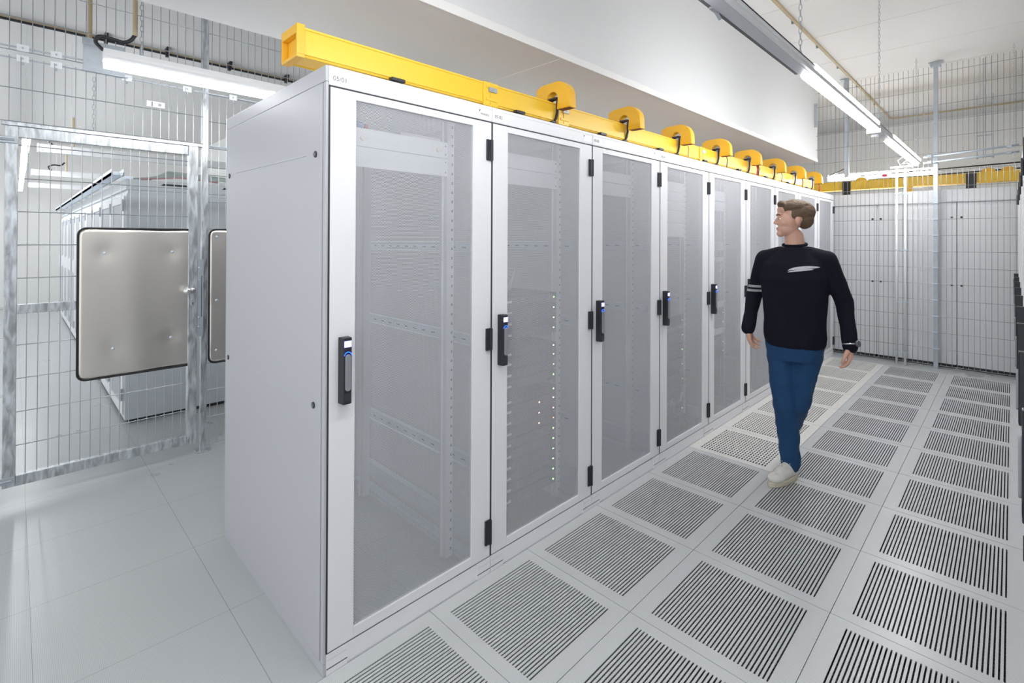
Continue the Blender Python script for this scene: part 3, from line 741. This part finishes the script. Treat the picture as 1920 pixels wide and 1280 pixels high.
q = MB(); q.box(-.045, -.025, 4.05, 4.12, .012, .03); q.tube([(-.04, 4.10, .02), (-.035, 4.14, -.005)], .008, 6); q.build('cable_gland', M_zplate, tr)
for y, nm in ((3.05, 'nearest'), (5.35, 'second'), (7.75, 'third')):
    chain(-.82, y, 2.60, 3.8, 'steel chain holding the aisle trunking, %s one' % nm, step=.032, r=.0018, wd=.008)
chain(.02, 7.9, 2.35, 3.8, 'fine chain hanging in front of the end fence at the right', step=.03)
chain(-1.86, 8.7, 2.62, 3.8, 'fine chain holding the left end of the far lamp')
# far lamp beyond the end fence, along x
r = empty('linear_lamp', (-2.10, 9.3, 2.53), 0, 'bright linear lamp beyond the end fence above the yellow duct', 'lamp', 'ceiling lamps')
q = MB(); q.box(0, 1.35, -.03, .03, .05, .10); q.box(1.2, 1.204, -.002, .002, .1, 1.27); q.build('housing', M_white, r)
q = MB(); q.box(0.005, 1.345, -.036, .036, .0, .095); q.build('diffuser', M_led, r, bevel=.01)
r = empty('linear_lamp', (-6.9, .08, 2.57), 0, 'row of lamps receding beyond the mesh gate in the left hall', 'lamp', 'ceiling lamps')
q = MB(); q.box(-8.2, 0, -.03, .03, .05, .10)
for k in range(5): q.box(-.3 - 1.8 * k, -.296 - 1.8 * k, -.002, .002, .1, 1.23)
q.build('housing', M_white, r)
q = MB(); q.box(-8.2, -.005, -.03, .03, .0, .05); q.build('diffuser', M_led2, r)
for i, x in enumerate((-7.6, -10.5, -13.1)):
    r = empty('linear_lamp', (x, .15, 2.52), 0, 'pale unlit lamp trunking above the hall cabinets, %s one' % ('nearest', 'middle', 'farthest')[i], 'lamp', 'unlit hall lamps')
    q = MB(); q.box(-.05, .05, .02, 3.1, 0, .06); q.box(-.02, .02, .02, 3.1, .06, .09)
    for y in (.3, 1.9): q.box(-.002, .002, y, y + .004, .09, 1.28)
    q.build('housing', M_white, r)
for i, (x, y) in enumerate(((-7.6, .42), (-10.5, .52))):
    q = MB(); q.tube([(x, y + .05, 2.611), (x, y + .05, 2.95)], .012, 8); o = q.build('conduit_drop', M_tan); tag(o, 'tan conduit dropping to the unlit hall trunking, %s one' % ('nearer', 'farther')[i], 'conduit', 'tan conduit drops')
    q = MB(); q.tube(sm([(x, y - .12, 2.605), (x, y - .16, 2.66), (x, y - .10, 2.70), (x, y - .02, 2.70), (x, y + .03, 2.75)]), .012, 6); o = q.build('lamp_cable', M_blk, smooth=True); tag(o, 'short black curled cable on the unlit hall trunking, %s one' % ('nearer', 'farther')[i], 'cable')
# ================================================================ CEILING CONDUITS
q = MB(); q.tube([(-1.545, -2.5, 3.785), (-1.545, 11.15, 3.785), (-1.52, 11.21, 3.785), (-1.46, 11.23, 3.785), (3.8, 11.23, 3.785)], .016, 8)
cc = q.build('ceiling_conduit', M_tan, smooth=True); tag(cc, 'long tan conduit along the ceiling of the right aisle, bent at the far end', 'conduit')
for y in (2.4, 3.6, 4.8, 5.55, 6.45, 7.4, 8.5, 9.8): q = MB(); q.box(-1.575, -1.555, y, y + .02, 3.765, 3.8); q.build('pipe_clip', M_lever, cc)
q = MB(); q.tube([(-7.1, -2.5, 3.785), (-7.1, 3.3, 3.785)], .016, 8); cc = q.build('ceiling_conduit', M_tan); tag(cc, 'tan conduit along the ceiling beyond the left fence', 'conduit')
q = MB(); q.tube([(-7.03, -2.5, 3.74), (-7.03, 3.3, 3.74)], .014, 8); cc = q.build('ceiling_cable', M_blk); tag(cc, 'black cable run beside the tan ceiling conduit beyond the fence', 'cable')
for y in (.68, 1.24, 1.9, 2.6): q = MB(); q.prism([(-7.06, 3.80), (-6.93, 3.80), (-6.985, 3.70), (-7.03, 3.70)], 'y', y, y + .03); q.build('cable_hook', M_blk, cc, fix=True)
# ================================================================ END FENCE
def wires_y(y, x0, x1, z0, z1, xo=0, zo=0):
    q = MB(); x = x0 + xo
    while x < x1: q.tube([(x, 0, z0), (x, 0, z1)], .0027, 5, cap=False); x += .05
    z = z0 + zo
    while z <= z1 + .001: q.tube([(x0, -.005, z), (x1, -.005, z)], .0027, 5, cap=False); z += .2
    return q
for nm, x0, x1, z0, z1, zo, lab in (('wire_fence', -1.76, -.70, .045, 2.46, .0, 'wire mesh panel at the aisle end, left of its post, behind the person'),
                                    ('wire_fence', -.635, .05, .045, 2.46, .0, 'wire mesh panel at the aisle end, right of its post'),
                                    ('wire_fence', -2.005, -.70, 2.48, 3.75, .18, 'upper wire mesh panel at the aisle end, left of its post beside the beam'),
                                    ('wire_fence', -.635, .9, 2.66, 3.75, .0, 'upper wire mesh panel at the aisle end, right of its post')):
    r = empty(nm, (0, YF, 0), 0, lab, 'fence panel', 'mesh panels of the end fence')
    wires_y(0, x0, x1, z0, z1, .02, zo).build('wire_mesh', mat('dark_zinc_wire', (.30, .31, .32), .42, .6), r)  # darker zinc tone than the left fence wire
for i, (x, w2, z0, z1, lab) in enumerate(((-.667, .022, 0, 3.8, 'tall galvanised post of the end fence reaching the ceiling'), (-1.605, .026, 2.45, 3.8, 'short galvanised post of the end fence near the beam'))):
    q = MB(); q.box(x - w2, x + w2, YF + .005, YF + .045, z0, z1); q.box(x - .07, x + .07, YF - .02, YF + .07, 3.785, 3.80); q.box(x - .05, x + .05, YF - .01, YF + .06, 3.74, 3.785) if i == 0 else None
    o = q.build('fence_post', M_zplate, bevel=.002); tag(o, lab, 'fence post', 'posts of the end fence')
    if i == 0:
        for k in range(10):
            q = MB(); q.box(x - .03, x + .03, YF - .012, YF + .005, .245 + .2 * k - .004, .245 + .2 * k + .004); q.build('mesh_clamp', M_zrail, o)
q = MB(); q.box(-2.105, -1.935, YF - .09, YF - .08, 3.17, 3.505); q.box(-2.105, -2.09, YF - .08, YF + .0, 3.17, 3.505); o = q.build('zinc_cover', M_zplate, bevel=.002); tag(o, 'grey zinc cover plate at the far end of the beam', 'plate')
for i, x in enumerate((-1.040, -.953)):
    q = MB(); q.tube([(x, YF - .10, 0), (x, YF - .10, 2.50)], .0135, 12); o = q.build('vertical_conduit', M_white, smooth=True); tag(o, 'white vertical conduit in front of the end fence, %s one' % ('left', 'right')[i], 'conduit', 'pair of vertical conduits')
    for z in (2.17, 1.46, .80, .17): q = MB(); q.box(x - .028, x + .028, YF - .086, YF - .06, z - .008, z + .008); q.box(x - .016, x + .016, YF - .118, YF - .08, z - .006, z + .006); q.build('pipe_clamp', M_zrail, o)
q = MB(); q.box(-1.10, -.88, YF - .14, YF - .07, 2.50, 2.525); o = q.build('conduit_cap_box', M_white, bevel=.004); tag(o, 'flat white box capping the two vertical conduits', 'box')
q = MB(); q.tube([(-1.0, YF - .1, 2.525), (-1.03, YF - .1, 2.60), (-.98, YF - .1, 2.64), (-.93, YF - .1, 2.60), (-.99, YF - .1, 2.55), (-.93, YF - .09, 2.56), (-.90, YF - .1, 2.525)], .006, 6); o = q.build('white_cable', M_white, smooth=True); tag(o, 'white cable loops above the cap box of the conduits', 'cable')
for i, (za, zb_) in enumerate(((2.615, 2.665), (2.545, 2.588))):
    q = MB(); q.tube([(-.78, YF - .06, za), (.06, YF - .06, zb_)], .012, 10); o = q.build('horizontal_conduit', M_zrail, smooth=True); tag(o, '%s horizontal conduit across the right of the end fence' % ('upper', 'lower')[i], 'conduit', 'pair of horizontal conduits')
    for x in (-.72, -.02): q = MB(); q.box(x - .02, x + .02, YF - .078, YF - .04, za + (x + .84) * .05 - .018, za + (x + .84) * .05 + .018); q.build('pipe_clamp', M_zplate, o)
q = MB(); q.box(-1.27, -1.10, YF - .02, YF - .014, 2.40, 2.455); o = q.build('notice_sign', M_lab); tag(o, 'small white sign with a red oval on the end fence', 'sign')
q = MB(); q.prism([(-1.175 + .028 * math.cos(2 * PI * k / 16), 2.43 + .017 * math.sin(2 * PI * k / 16)) for k in range(16)], 'y', YF - .021, YF - .0205); q.build('red_oval', mat('red_ink', (.35, .02, .05), .5), o, fix=True)
# U-shaped rods
q = MB(); yr = YF + .25
for x, z1 in ((-.30, 3.36), (-.16, 3.36), (-.245, 3.8), (-.225, 3.8)): q.tube([(x, yr, 2.58), (x, yr, z1)], .005, 6)
for z in (2.60, 2.86, 3.24): q.tube([(-.30, yr, z), (-.16, yr, z)], .006, 6)
for x in (-.30, -.16): q.tube([(x, yr, 3.28), (x, yr, 3.31)], .009, 6); q.tube([(x, yr, 2.58), (x, yr, 2.63)], .010, 6)
o = q.build('rod_hanger', M_zplate); tag(o, 'thin threaded rod hanger with cross bars behind the upper end fence', 'hanger')
for i, z in enumerate((2.565, 2.49)):
    q = MB(); q.tube([(-1.6, YF + .9, z - .02), (.05, YF + .9, z + .01), (.8, YF + .9, z + .02)], .010, 6); o = q.build('cable_bundle', M_blk); tag(o, '%s dark cable line crossing behind the end fence' % ('upper', 'lower')[i], 'cable')
q = MB(); q.tube(sm([(-2.10, YF + 1.17, 2.60), (-2.02, YF + 1.15, 2.63), (-1.92, YF + 1.15, 2.67), (-1.80, YF + 1.15, 2.74)]), .009, 6); o = q.build('lamp_cable', M_blk); tag(o, 'black cable curving up behind the end fence at the left', 'cable')
# ================================================================ CABINETS BEHIND THE END FENCE
for i in range(4):
    x0 = -2.895 + i * .805
    r = empty('server_rack', (x0, YF + .14, 0), 0, 'white closed cabinet side behind the end fence, %s from the left' % ORD[i], 'server cabinet', 'cabinets behind the end fence')
    q = MB(); q.box(.002, .803, .0, 1.15, .05, 2.0); q.box(.0, .805, -.004, 1.15, 2.06, 2.215); q.box(.003, .802, .02, 1.14, 2.0, 2.06)
    q.build('body', mat('far_cabinet_paint', (.76, .77, .79), .45), r, bevel=.003)
    q = MB(); q.box(.01, .79, .02, 1.1, 0, .05); q.build('base', M_dark, r)
    for z in (1.868, 1.03):
        for x in (.045, .76): q = MB(); q.tube([(x, 0, z), (x, -.006, z)], .013, 12); q.build('panel_lock', M_blk, r)
# yellow duct behind the fence, along x
d2 = empty('cable_duct', (-2.4, YF + .65, 2.30), 0, 'yellow cable duct crossing behind the end fence', 'cable duct')
q = MB(); q.box(0, 3.6, 0, .14, .03, .145); q.build('duct_body', M_yel, d2, bevel=.004)
q = MB(); q.box(0, 3.6, -.006, .146, .145, .152); q.box(0, 3.6, -.006, .146, .024, .032); q.build('duct_lip', M_yel, d2)
for x in (.62, 1.98):
    q = MB(); q.box(x, x + .10, -.02, .0, -.085, .15); q.build('black_bracket', M_blk, d2)
for x in (.78, 2.12, 2.30): q = MB(); pr = [(x + .07 * math.cos(PI * k / 10) + .07, .15 + .055 * math.sin(PI * k / 10)) for k in range(11)]; q.prism(pr, 'y', -.004, .1); q.build('exit_hood', M_yel2, d2, fix=True)
for x in (1.35, 2.95): q = MB(); q.prism([(x, .03), (x + .09, .03), (x + .075, -.05), (x + .01, -.04)], 'y', .0, .08); q.build('drop_mouth', M_yel2, d2, fix=True)
# ================================================================ LEFT HALL CABINETS
HX, HY = -5.29, .668
def hall_rack(i):
    x1 = HX - i * .80
    r = empty('server_rack', (x1, HY, 0), 0, 'pale hall cabinet beyond the mesh gate, %s from the gate' % ORD[i], 'server cabinet', 'hall cabinets beyond the mesh gate')
    q = MB(); q.box(-.80, -.004, 0, 1.2, .03, 1.955); q.box(-.80, .0, -.004, 1.2, 1.985, 2.075); q.box(-.79, -.01, .01, 1.19, 1.955, 1.985)
    q.build('body', mat('hall_paint', (.62, .66, .69), .4), r, bevel=.003)
    q = MB(); q.box(-.79, -.02, .02, 1.18, 0, .03); q.build('base', M_dark, r)
    q = MB(); q.box(-.78, -.69, -.016, 0, .08, 1.93); q.box(-.11, -.02, -.016, 0, .08, 1.93); q.box(-.69, -.11, -.016, 0, .08, .14); q.box(-.69, -.11, -.016, 0, 1.87, 1.93); dr = q.build('door', M_rack, r)
    q = MB(); q.box(-.69, -.11, -.008, -.004, .14, 1.87); q.build('dark_mesh', mat('door_mesh_grey', (.42, .44, .47), .5), dr)
    for z in (.25, 1.85): q = MB(); q.box(-.03, -.01, -.028, -.016, z - .05, z + .05); q.build('hinge', M_zplate, dr)
    q = MB(); q.prism([(-.016, 1.02), (-.05, 1.06), (-.05, 1.22), (-.016, 1.27)], 'x', -.76, -.73); q.build('handle', M_white, r, fix=True)
    return r
for i in range(10): hall_rack(i)
q = MB(); q.box(-13.3, HX + .02, HY - .10, HY - .02, 2.10, 2.125); q.box(-13.3, HX + .02, HY - .10, HY - .095, 2.10, 2.15); q.box(-13.3, HX + .02, HY - .025, HY - .02, 2.10, 2.15)
for k in range(10): q.box(HX - k * .8 - .06, HX - k * .8 - .03, HY - .03, HY + .05, 2.075, 2.10)
o = q.build('cable_tray', M_zrail); tag(o, 'galvanised cable tray along the front top of the hall cabinets', 'cable tray')
q = MB(); random.seed(5)
for k in range(5): q.tube([(HX - .03 - k * .01, HY + .05 + k * .03, 2.085), (HX - .05, HY + .3, 2.12 + .012 * k), (HX - .04 - .02 * k, HY + .8, 2.115 + .01 * k), (HX - .05, HY + 1.15, 2.10)], .007, 6)
o = q.build('loose_cable', mat('pale_green_cable', (.45, .52, .50), .5), smooth=True); tag(o, 'pale green loose cables lying on the first hall cabinet', 'cable', kind='stuff')
q = MB(); q.tube([(HX - .03, HY + .1, 2.082), (HX - .03, HY + .4, 2.12), (HX - .03, HY + .7, 2.10)], .007, 6); o = q.build('loose_cable', mat('pink_cable', (.60, .33, .35), .5), smooth=True); tag(o, 'pink cable lying on the first hall cabinet', 'cable')
for i, y in enumerate((HY + .24, HY + .72)):
    q = MB(); q.prism([(y, 2.035), (y + .26, 2.035), (y + .24, 2.052), (y + .02, 2.052)], 'x', HX + .0002, HX + .001); o = q.build('vent_slot', M_dark, fix=True)
    o.parent = [ob for ob in bpy.data.objects if ob.get('label') == 'pale hall cabinet beyond the mesh gate, first from the gate'][0]; o.location = (-HX, -HY, 0)
# ================================================================ PERSON
from mathutils.bvhtree import BVHTree
def blob(mb, name, m, parent, voxel, sm=4, noise=None, loc=None, tris=None):
    me = mb.mesh('tmp', m); o = bpy.data.objects.new('tmp', me); COL.objects.link(o)
    r = o.modifiers.new('r', 'REMESH'); r.mode = 'VOXEL'; r.voxel_size = voxel
    s = o.modifiers.new('s', 'SMOOTH'); s.factor = .5; s.iterations = sm
    if noise:
        tx = bpy.data.textures.new('folds', 'CLOUDS'); tx.noise_scale = noise[1]; tx.noise_depth = 2
        d = o.modifiers.new('d', 'DISPLACE'); d.texture = tx; d.strength = noise[0]; d.mid_level = .5
        s = o.modifiers.new('s2', 'SMOOTH'); s.factor = .5; s.iterations = 2
    dg = bpy.context.evaluated_depsgraph_get(); me2 = bpy.data.meshes.new_from_object(o.evaluated_get(dg)); bpy.data.objects.remove(o)
    me2.name = name; me2.materials.clear(); me2.materials.append(m); me2.shade_smooth()
    q = bpy.data.objects.new(name, me2); COL.objects.link(q)
    if parent: q.parent = parent
    if loc: q.location = loc
    return q
M_skin = mat('skin', (0.72, 0.42, 0.31), 0.5, noise=.06, nscale=14)
M_hair = mat('brown_hair', (0.13, 0.08, 0.048), 0.6, noise=.35, nscale=45)
M_jean = mat('blue_jeans', (0.006, 0.052, 0.145), 0.8, noise=.18, nscale=9)
M_shoe = mat('white_shoe', (0.74, 0.72, 0.67), 0.55); M_sole = mat('cream_sole', (0.66, 0.60, 0.46), 0.6)
ms = bpy.data.materials.new('navy_knit'); ms.use_nodes = True; _nt = ms.node_tree; _b = _nt.nodes['Principled BSDF']; _b.inputs['Roughness'].default_value = .9; _b.inputs['Specular IOR Level'].default_value = .2
_o = xyz(_nt)
_s1 = mth(_nt, 'LESS_THAN', mth(_nt, 'ABSOLUTE', mth(_nt, 'SUBTRACT', _o[2], 1.262)), .008)
_s2 = mth(_nt, 'LESS_THAN', mth(_nt, 'ABSOLUTE', mth(_nt, 'SUBTRACT', _o[2], 1.232)), .008)
_st = mth(_nt, 'MULTIPLY', mth(_nt, 'MAXIMUM', _s1, _s2), mth(_nt, 'LESS_THAN', _o[0], -.196))
_mx = _nt.nodes.new('ShaderNodeMix'); _mx.data_type = 'RGBA'; _nt.links.new(_st, _mx.inputs[0]); _mx.inputs[6].default_value = (.0085, .0085, .017, 1); _mx.inputs[7].default_value = (.42, .42, .45, 1)
_nt.links.new(_mx.outputs[2], _b.inputs['Base Color'])
SHR, ELR, WRR = Vector((-.180, 0, 1.448)), Vector((-.262, .035, 1.20)), Vector((-.262, -.075, .985))
SHL, ELL, WRL = Vector((.180, .0, 1.448)), Vector((.262, .075, 1.19)), Vector((.302, .03, .935))
HPR, KNR, ANR = Vector((-.083, 0, .92)), Vector((-.048, -.035, .50)), Vector((-.030, .035, .105))
HPL, KNL, ANL = Vector((.083, .015, .92)), Vector((.015, .020, .50)), Vector((-.100, .30, .275))
HROT = Matrix.Rotation(math.radians(-66), 3, 'Z')
def hd(x, y, z): v = HROT @ Vector((x, y, 0)); return (v.x, v.y - .012, z)
def torso(q, g):
    q.loft([(0, .0, .86, .150 + g, .105 + g), (0, .0, .93, .163 + g, .112 + g), (0, -.005, 1.05, .158 + g, .108 + g), (0, -.01, 1.20, .172 + g, .117 + g), (0, -.012, 1.33, .186 + g, .125 + g), (0, -.006, 1.43, .182 + g, .112 + g), (0, .0, 1.495, .135 + g, .085 + g), (0, .005, 1.535, .075 + g, .066 + g)], 28)
def arms(q, g):
    for a, b_, c_ in ((SHR, ELR, WRR), (SHL, ELL, WRL)):
        q.capsule(a, b_, .055 + g, .043 + g); q.capsule(b_, c_, .042 + g, .029 + g)
        if g > 0: q.capsule(b_.lerp(c_, .6), c_ + (c_ - b_) * .04, .0355 + g, .0335 + g)
        q.capsule(Vector((a.x * .45, .0, 1.480)), a, .05 + g, .052 + g)
def legs(q, g, ga=0):
    q.loft([(0, .005, .80, .135 + g, .100 + g), (0, .005, .88, .158 + g, .112 + g), (0, 0, .96, .155 + g, .108 + g), (0, 0, 1.0, .148 + g, .104 + g)], 28)
    for a, b_, c_ in ((HPR, KNR, ANR), (HPL, KNL, ANL)):
        q.capsule(a, b_, .083 + g, .058 + g); m_ = b_.lerp(c_, .35) + Vector((0, .012, 0)); q.capsule(b_, m_, .056 + g, .056 + g); q.capsule(m_, c_, .055 + g, .037 + g + ga)
def hand(q, w_, side, tilt):
    """side +1 left hand, palm turned to the thigh, thumb to the front (-y)"""
    T = Matrix.Translation(w_) @ Matrix.Rotation(tilt, 4, 'X')
    P = lambda x, y, z: T @ Vector((x * side, y, z))
    q.capsule(P(0, 0, .02), P(0, 0, -.02), .026, .024)
    for y in (-.026, -.009, .009, .026): q.capsule(P(0, y * .75, -.015), P(0, y, -.083), .0165, .0125, 10)
    for y, L, yo in ((-.031, .068, -.006), (-.0105, .077, -.002), (.0105, .072, .003), (.031, .056, .009)):
        p = P(0, y, -.083)
        a = P(-.010, y + yo * .5, -.083 - L * .42); b_ = P(-.028, y + yo * .8, -.083 - L * .70); c_ = P(-.046, y + yo, -.083 - L * .82)
        q.capsule(p, a, .0098, .0090, 9); q.capsule(a, b_, .0090, .0083, 9); q.capsule(b_, c_, .0083, .0072, 9)
    a = P(-.004, -.026, -.025); b_ = P(-.016, -.052, -.058); c_ = P(-.026, -.056, -.088); d = P(-.034, -.052, -.108)
    q.capsule(a, b_, .016, .0125, 10); q.capsule(b_, c_, .0120, .0105, 10); q.capsule(c_, d, .0102, .0085, 10)
def shoe_mat(an, pitch, yaw):
    return Matrix.Translation(an) @ Matrix.Rotation(yaw, 4, 'Z') @ Matrix.Rotation(pitch, 4, 'X') @ Matrix.Translation((0, -.03, -.105))
MR = shoe_mat(ANR, 0, math.radians(-14)); ML = shoe_mat(ANL, math.radians(52), 0)
# body: one continuous surface from the head to the feet, with both hands
q = MB(); torso(q, -.006); arms(q, -.008); legs(q, -.010)
q.capsule((0, .01, 1.50), (0, -.004, 1.60), .060, .055)
R3 = HROT
q.ell(hd(0, .014, 1.748), (.075, .090, .088), 24, 16, R3); q.ell(hd(0, -.030, 1.705), (.064, .068, .086), 24, 16, R3)
q.ell(hd(0, -.040, 1.655), (.056, .054, .052), 20, 12, R3); q.ell(hd(0, -.078, 1.620), (.026, .024, .022), 16, 10, R3)
q.ell(hd(0, -.082, 1.745), (.048, .020, .014), 16, 8, R3); q.ell(hd(0, -.070, 1.775), (.050, .028, .035), 16, 8, R3)
q.capsule(hd(0, -.088, 1.732), hd(0, -.110, 1.692), .0075, .0105); q.ell(hd(.009, -.098, 1.685), (.008, .010, .007), 10, 8, R3); q.ell(hd(-.009, -.098, 1.685), (.008, .010, .007), 10, 8, R3)
q.ell(hd(0, -.094, 1.657), (.023, .010, .0065), 14, 8, R3); q.ell(hd(0, -.091, 1.645), (.020, .010, .0065), 14, 8, R3)
for s in (-1, 1):
    q.ell(hd(s * .074, .010, 1.702), (.008, .016, .029), 12, 10, R3); q.ell(hd(s * .036, -.062, 1.690), (.020, .020, .022), 12, 8, R3)
hand(q, WRR, -1, math.radians(24)); hand(q, WRL, 1, math.radians(4))
for Mx in (MR, ML):
    q.capsule(Mx @ Vector((0, .03, .10)), Mx @ Vector((0, .03, .045)), .034, .030); q.capsule(Mx @ Vector((0, .03, .04)), Mx @ Vector((0, -.12, .03)), .030, .022)
person = blob(q, 'person', M_skin, None, .0036, 3)
person.location = (-1.005, 3.615, 0)
tag(person, 'person in dark navy sweater and blue jeans walking in the aisle, head turned left', 'person')
# sweater, jeans
q = MB(); 
q.loft([(0, 0, .885, .166, .120), (0, 0, .90, .176, .128), (0, 0, .95, .186, .134), (0, -.005, 1.05, .182, .130), (0, -.01, 1.20, .192, .134), (0, -.012, 1.33, .204, .140), (0, -.006, 1.42, .196, .126), (0, .0, 1.485, .140, .096), (0, .004, 1.532, .082, .076)], 32)
arms(q, .009)
sw = blob(q, 'sweater', ms, person, .0075, 5, (.010, .12))
q = MB(); q.tube([(.066 * math.cos(2 * PI * k / 20), .006 + .062 * math.sin(2 * PI * k / 20) , 1.548 + .010 * math.sin(2 * PI * k / 20)) for k in range(21)], .010, 8, cap=False)
q.build('collar', ms, sw, smooth=True)
q = MB(); legs(q, .012, .012); jn = blob(q, 'jeans', M_jean, person, .0075, 4, (.016, .07))
q = MB()
for c_, an in ((ANR, KNR), (ANL, KNL)):
    d = (c_ - an).normalized(); a = c_ - d * .02; b_ = c_ + d * .012; q.tube([a, b_], .059, 18); 
q.build('turned_hem', M_jean, jn, smooth=True, bevel=.004)
# hair
q = MB(); q.ell(hd(0, .006, 1.792), (.078, .098, .052), 24, 14, R3); q.ell(hd(0, .042, 1.758), (.081, .082, .074), 24, 14, R3); q.ell(hd(0, -.060, 1.806), (.056, .036, .027), 18, 10, R3); q.ell(hd(.02, -.074, 1.816), (.036, .026, .020), 18, 10, R3)
q.ell(hd(0, .062, 1.710), (.070, .052, .060), 18, 12, R3)
for s in (-1, 1): q.ell(hd(s * .068, .002, 1.745), (.011, .030, .036), 12, 8, R3)
hr = blob(q, 'hair', M_hair, person, .004, 4, (.007, .02))
for s in (-1, 1):
    q = MB(); q.ell(hd(s * .030, -.0835, 1.716), (.0105, .0085, .0060), 14, 10, R3); q.build('eye', mat('eye_white', (.85, .84, .82), .3), person, smooth=True)
    q = MB(); q.ell(hd(s * .031, -.0895, 1.716), (.0055, .0040, .0055), 12, 8, R3); q.build('iris', mat('dark_iris', (.05, .04, .03), .3), person, smooth=True)
    q = MB(); q.tube([hd(s * .014, -.0985, 1.740), hd(s * .030, -.0985, 1.746), hd(s * .045, -.087, 1.741)], .0035, 6); q.build('eyebrow', M_hair, person, smooth=True)
q = MB(); q.tube([hd(-.018, -.0965, 1.651), hd(0, -.1015, 1.6515), hd(.018, -.0965, 1.651)], .0022, 6); q.build('lips', mat('lip', (.50, .22, .18), .5), person, smooth=True)
# shoes
for Mx, nm in ((MR, ''), (ML, '')):
    q = MB()
    for c_, r in (((0, -.135, .048), (.047, .070, .034)), ((0, -.07, .058), (.045, .08, .046)), ((0, .0, .070), (.040, .075, .055)), ((0, .055, .060), (.038, .045, .058))):
        q.ell(tuple(Mx @ Vector(c_)), r, 18, 12, Mx.to_3x3())
    q.capsule(Mx @ Vector((0, .035, .07)), Mx @ Vector((0, .037, .108)), .045, .044)
    sh_ = blob(q, 'shoe', M_shoe, person, .005, 4)
    ol = []
    for k in range(28):
        a = 2 * PI * k / 28; y = math.sin(a); wd = .050 if y < 0 else .042
        ol.append((wd * math.cos(a) * (1 - .12 * max(0, y)), -.045 + (.165 if y < 0 else .150) * y))
    q = MB(); q.prism(ol, 'z', .0, .034); q.v = [tuple(Mx @ Vector(v)) for v in q.v]; q.build('sole', M_sole, sh_, bevel=.006, fix=True)
    q = MB()
    for k in range(5):
        y = -.085 + k * .022; z = .100 + k * .007
        q.tube([Mx @ Vector((-.026, y, z - .012)), Mx @ Vector((0, y - .004, z)), Mx @ Vector((.026, y, z - .012))], .0032, 5)
    for s in (-1, 1): q.tube([Mx @ Vector((0, .0, .128)), Mx @ Vector((s * .022, -.012, .134)), Mx @ Vector((s * .028, -.03, .118)), Mx @ Vector((0, -.006, .128))], .003, 5)
    q.build('laces', mat('lace', (.80, .78, .72), .7), sh_, smooth=True)
# watch on the left wrist
ax = (WRL - ELL).normalized(); q = MB(); c_ = WRL - ax * .005; u_ = ax.orthogonal().normalized(); v_ = ax.cross(u_)
q.tube([c_ + (u_ * math.cos(2 * PI * k / 20) + v_ * math.sin(2 * PI * k / 20)) * .040 for k in range(21)], .006, 8, cap=False); wt = q.build('watch', mat('watch_steel', (.55, .56, .58), .25, .9), person, smooth=True)
q = MB(); dv = (Vector((1, -.4, 0)) - ax * ax.dot(Vector((1, -.4, 0)))).normalized(); q.tube([c_ + dv * .042, c_ + dv * .054], .020, 18); q.build('watch_dial', mat('watch_dial', (.12, .13, .15), .2), wt, bevel=.002)
# wing mark on the chest, projected on the sweater
bv = BVHTree.FromPolygons([v.co for v in sw.data.vertices], [p.vertices[:] for p in sw.data.polygons])
def onchest(x, z):
    h_ = bv.ray_cast(Vector((x, -1, z)), Vector((0, 1, 0))); return Vector((x, (h_[0].y if h_[0] else -.13) - .0025, z))
q = MB()
for cl, th, t1 in ((lambda t: 1.384 + .036 * t ** .6 - .010 * t * t, .0085, 1.0), (lambda t: 1.374 + .030 * t ** .75 - .006 * t * t, .0050, .82)):
    N = 18; top_ = []; bot_ = []
    for k in range(N + 1):
        t = t1 * k / N; h_ = th * math.sin(PI * min(1, max(0, k / N))) ** .55 + .0005; x = .000 + .165 * t
        top_.append(onchest(x, cl(t) + h_)); bot_.append(onchest(x, cl(t) - h_))
    q.add(bot_ + top_, [(k, k + 1, N + 2 + k, N + 1 + k) for k in range(N)])
wm = q.build('chest_mark', mat('mark_grey', (.60, .61, .66), .7), sw); so = wm.modifiers.new('s', 'SOLIDIFY'); so.thickness = .0012
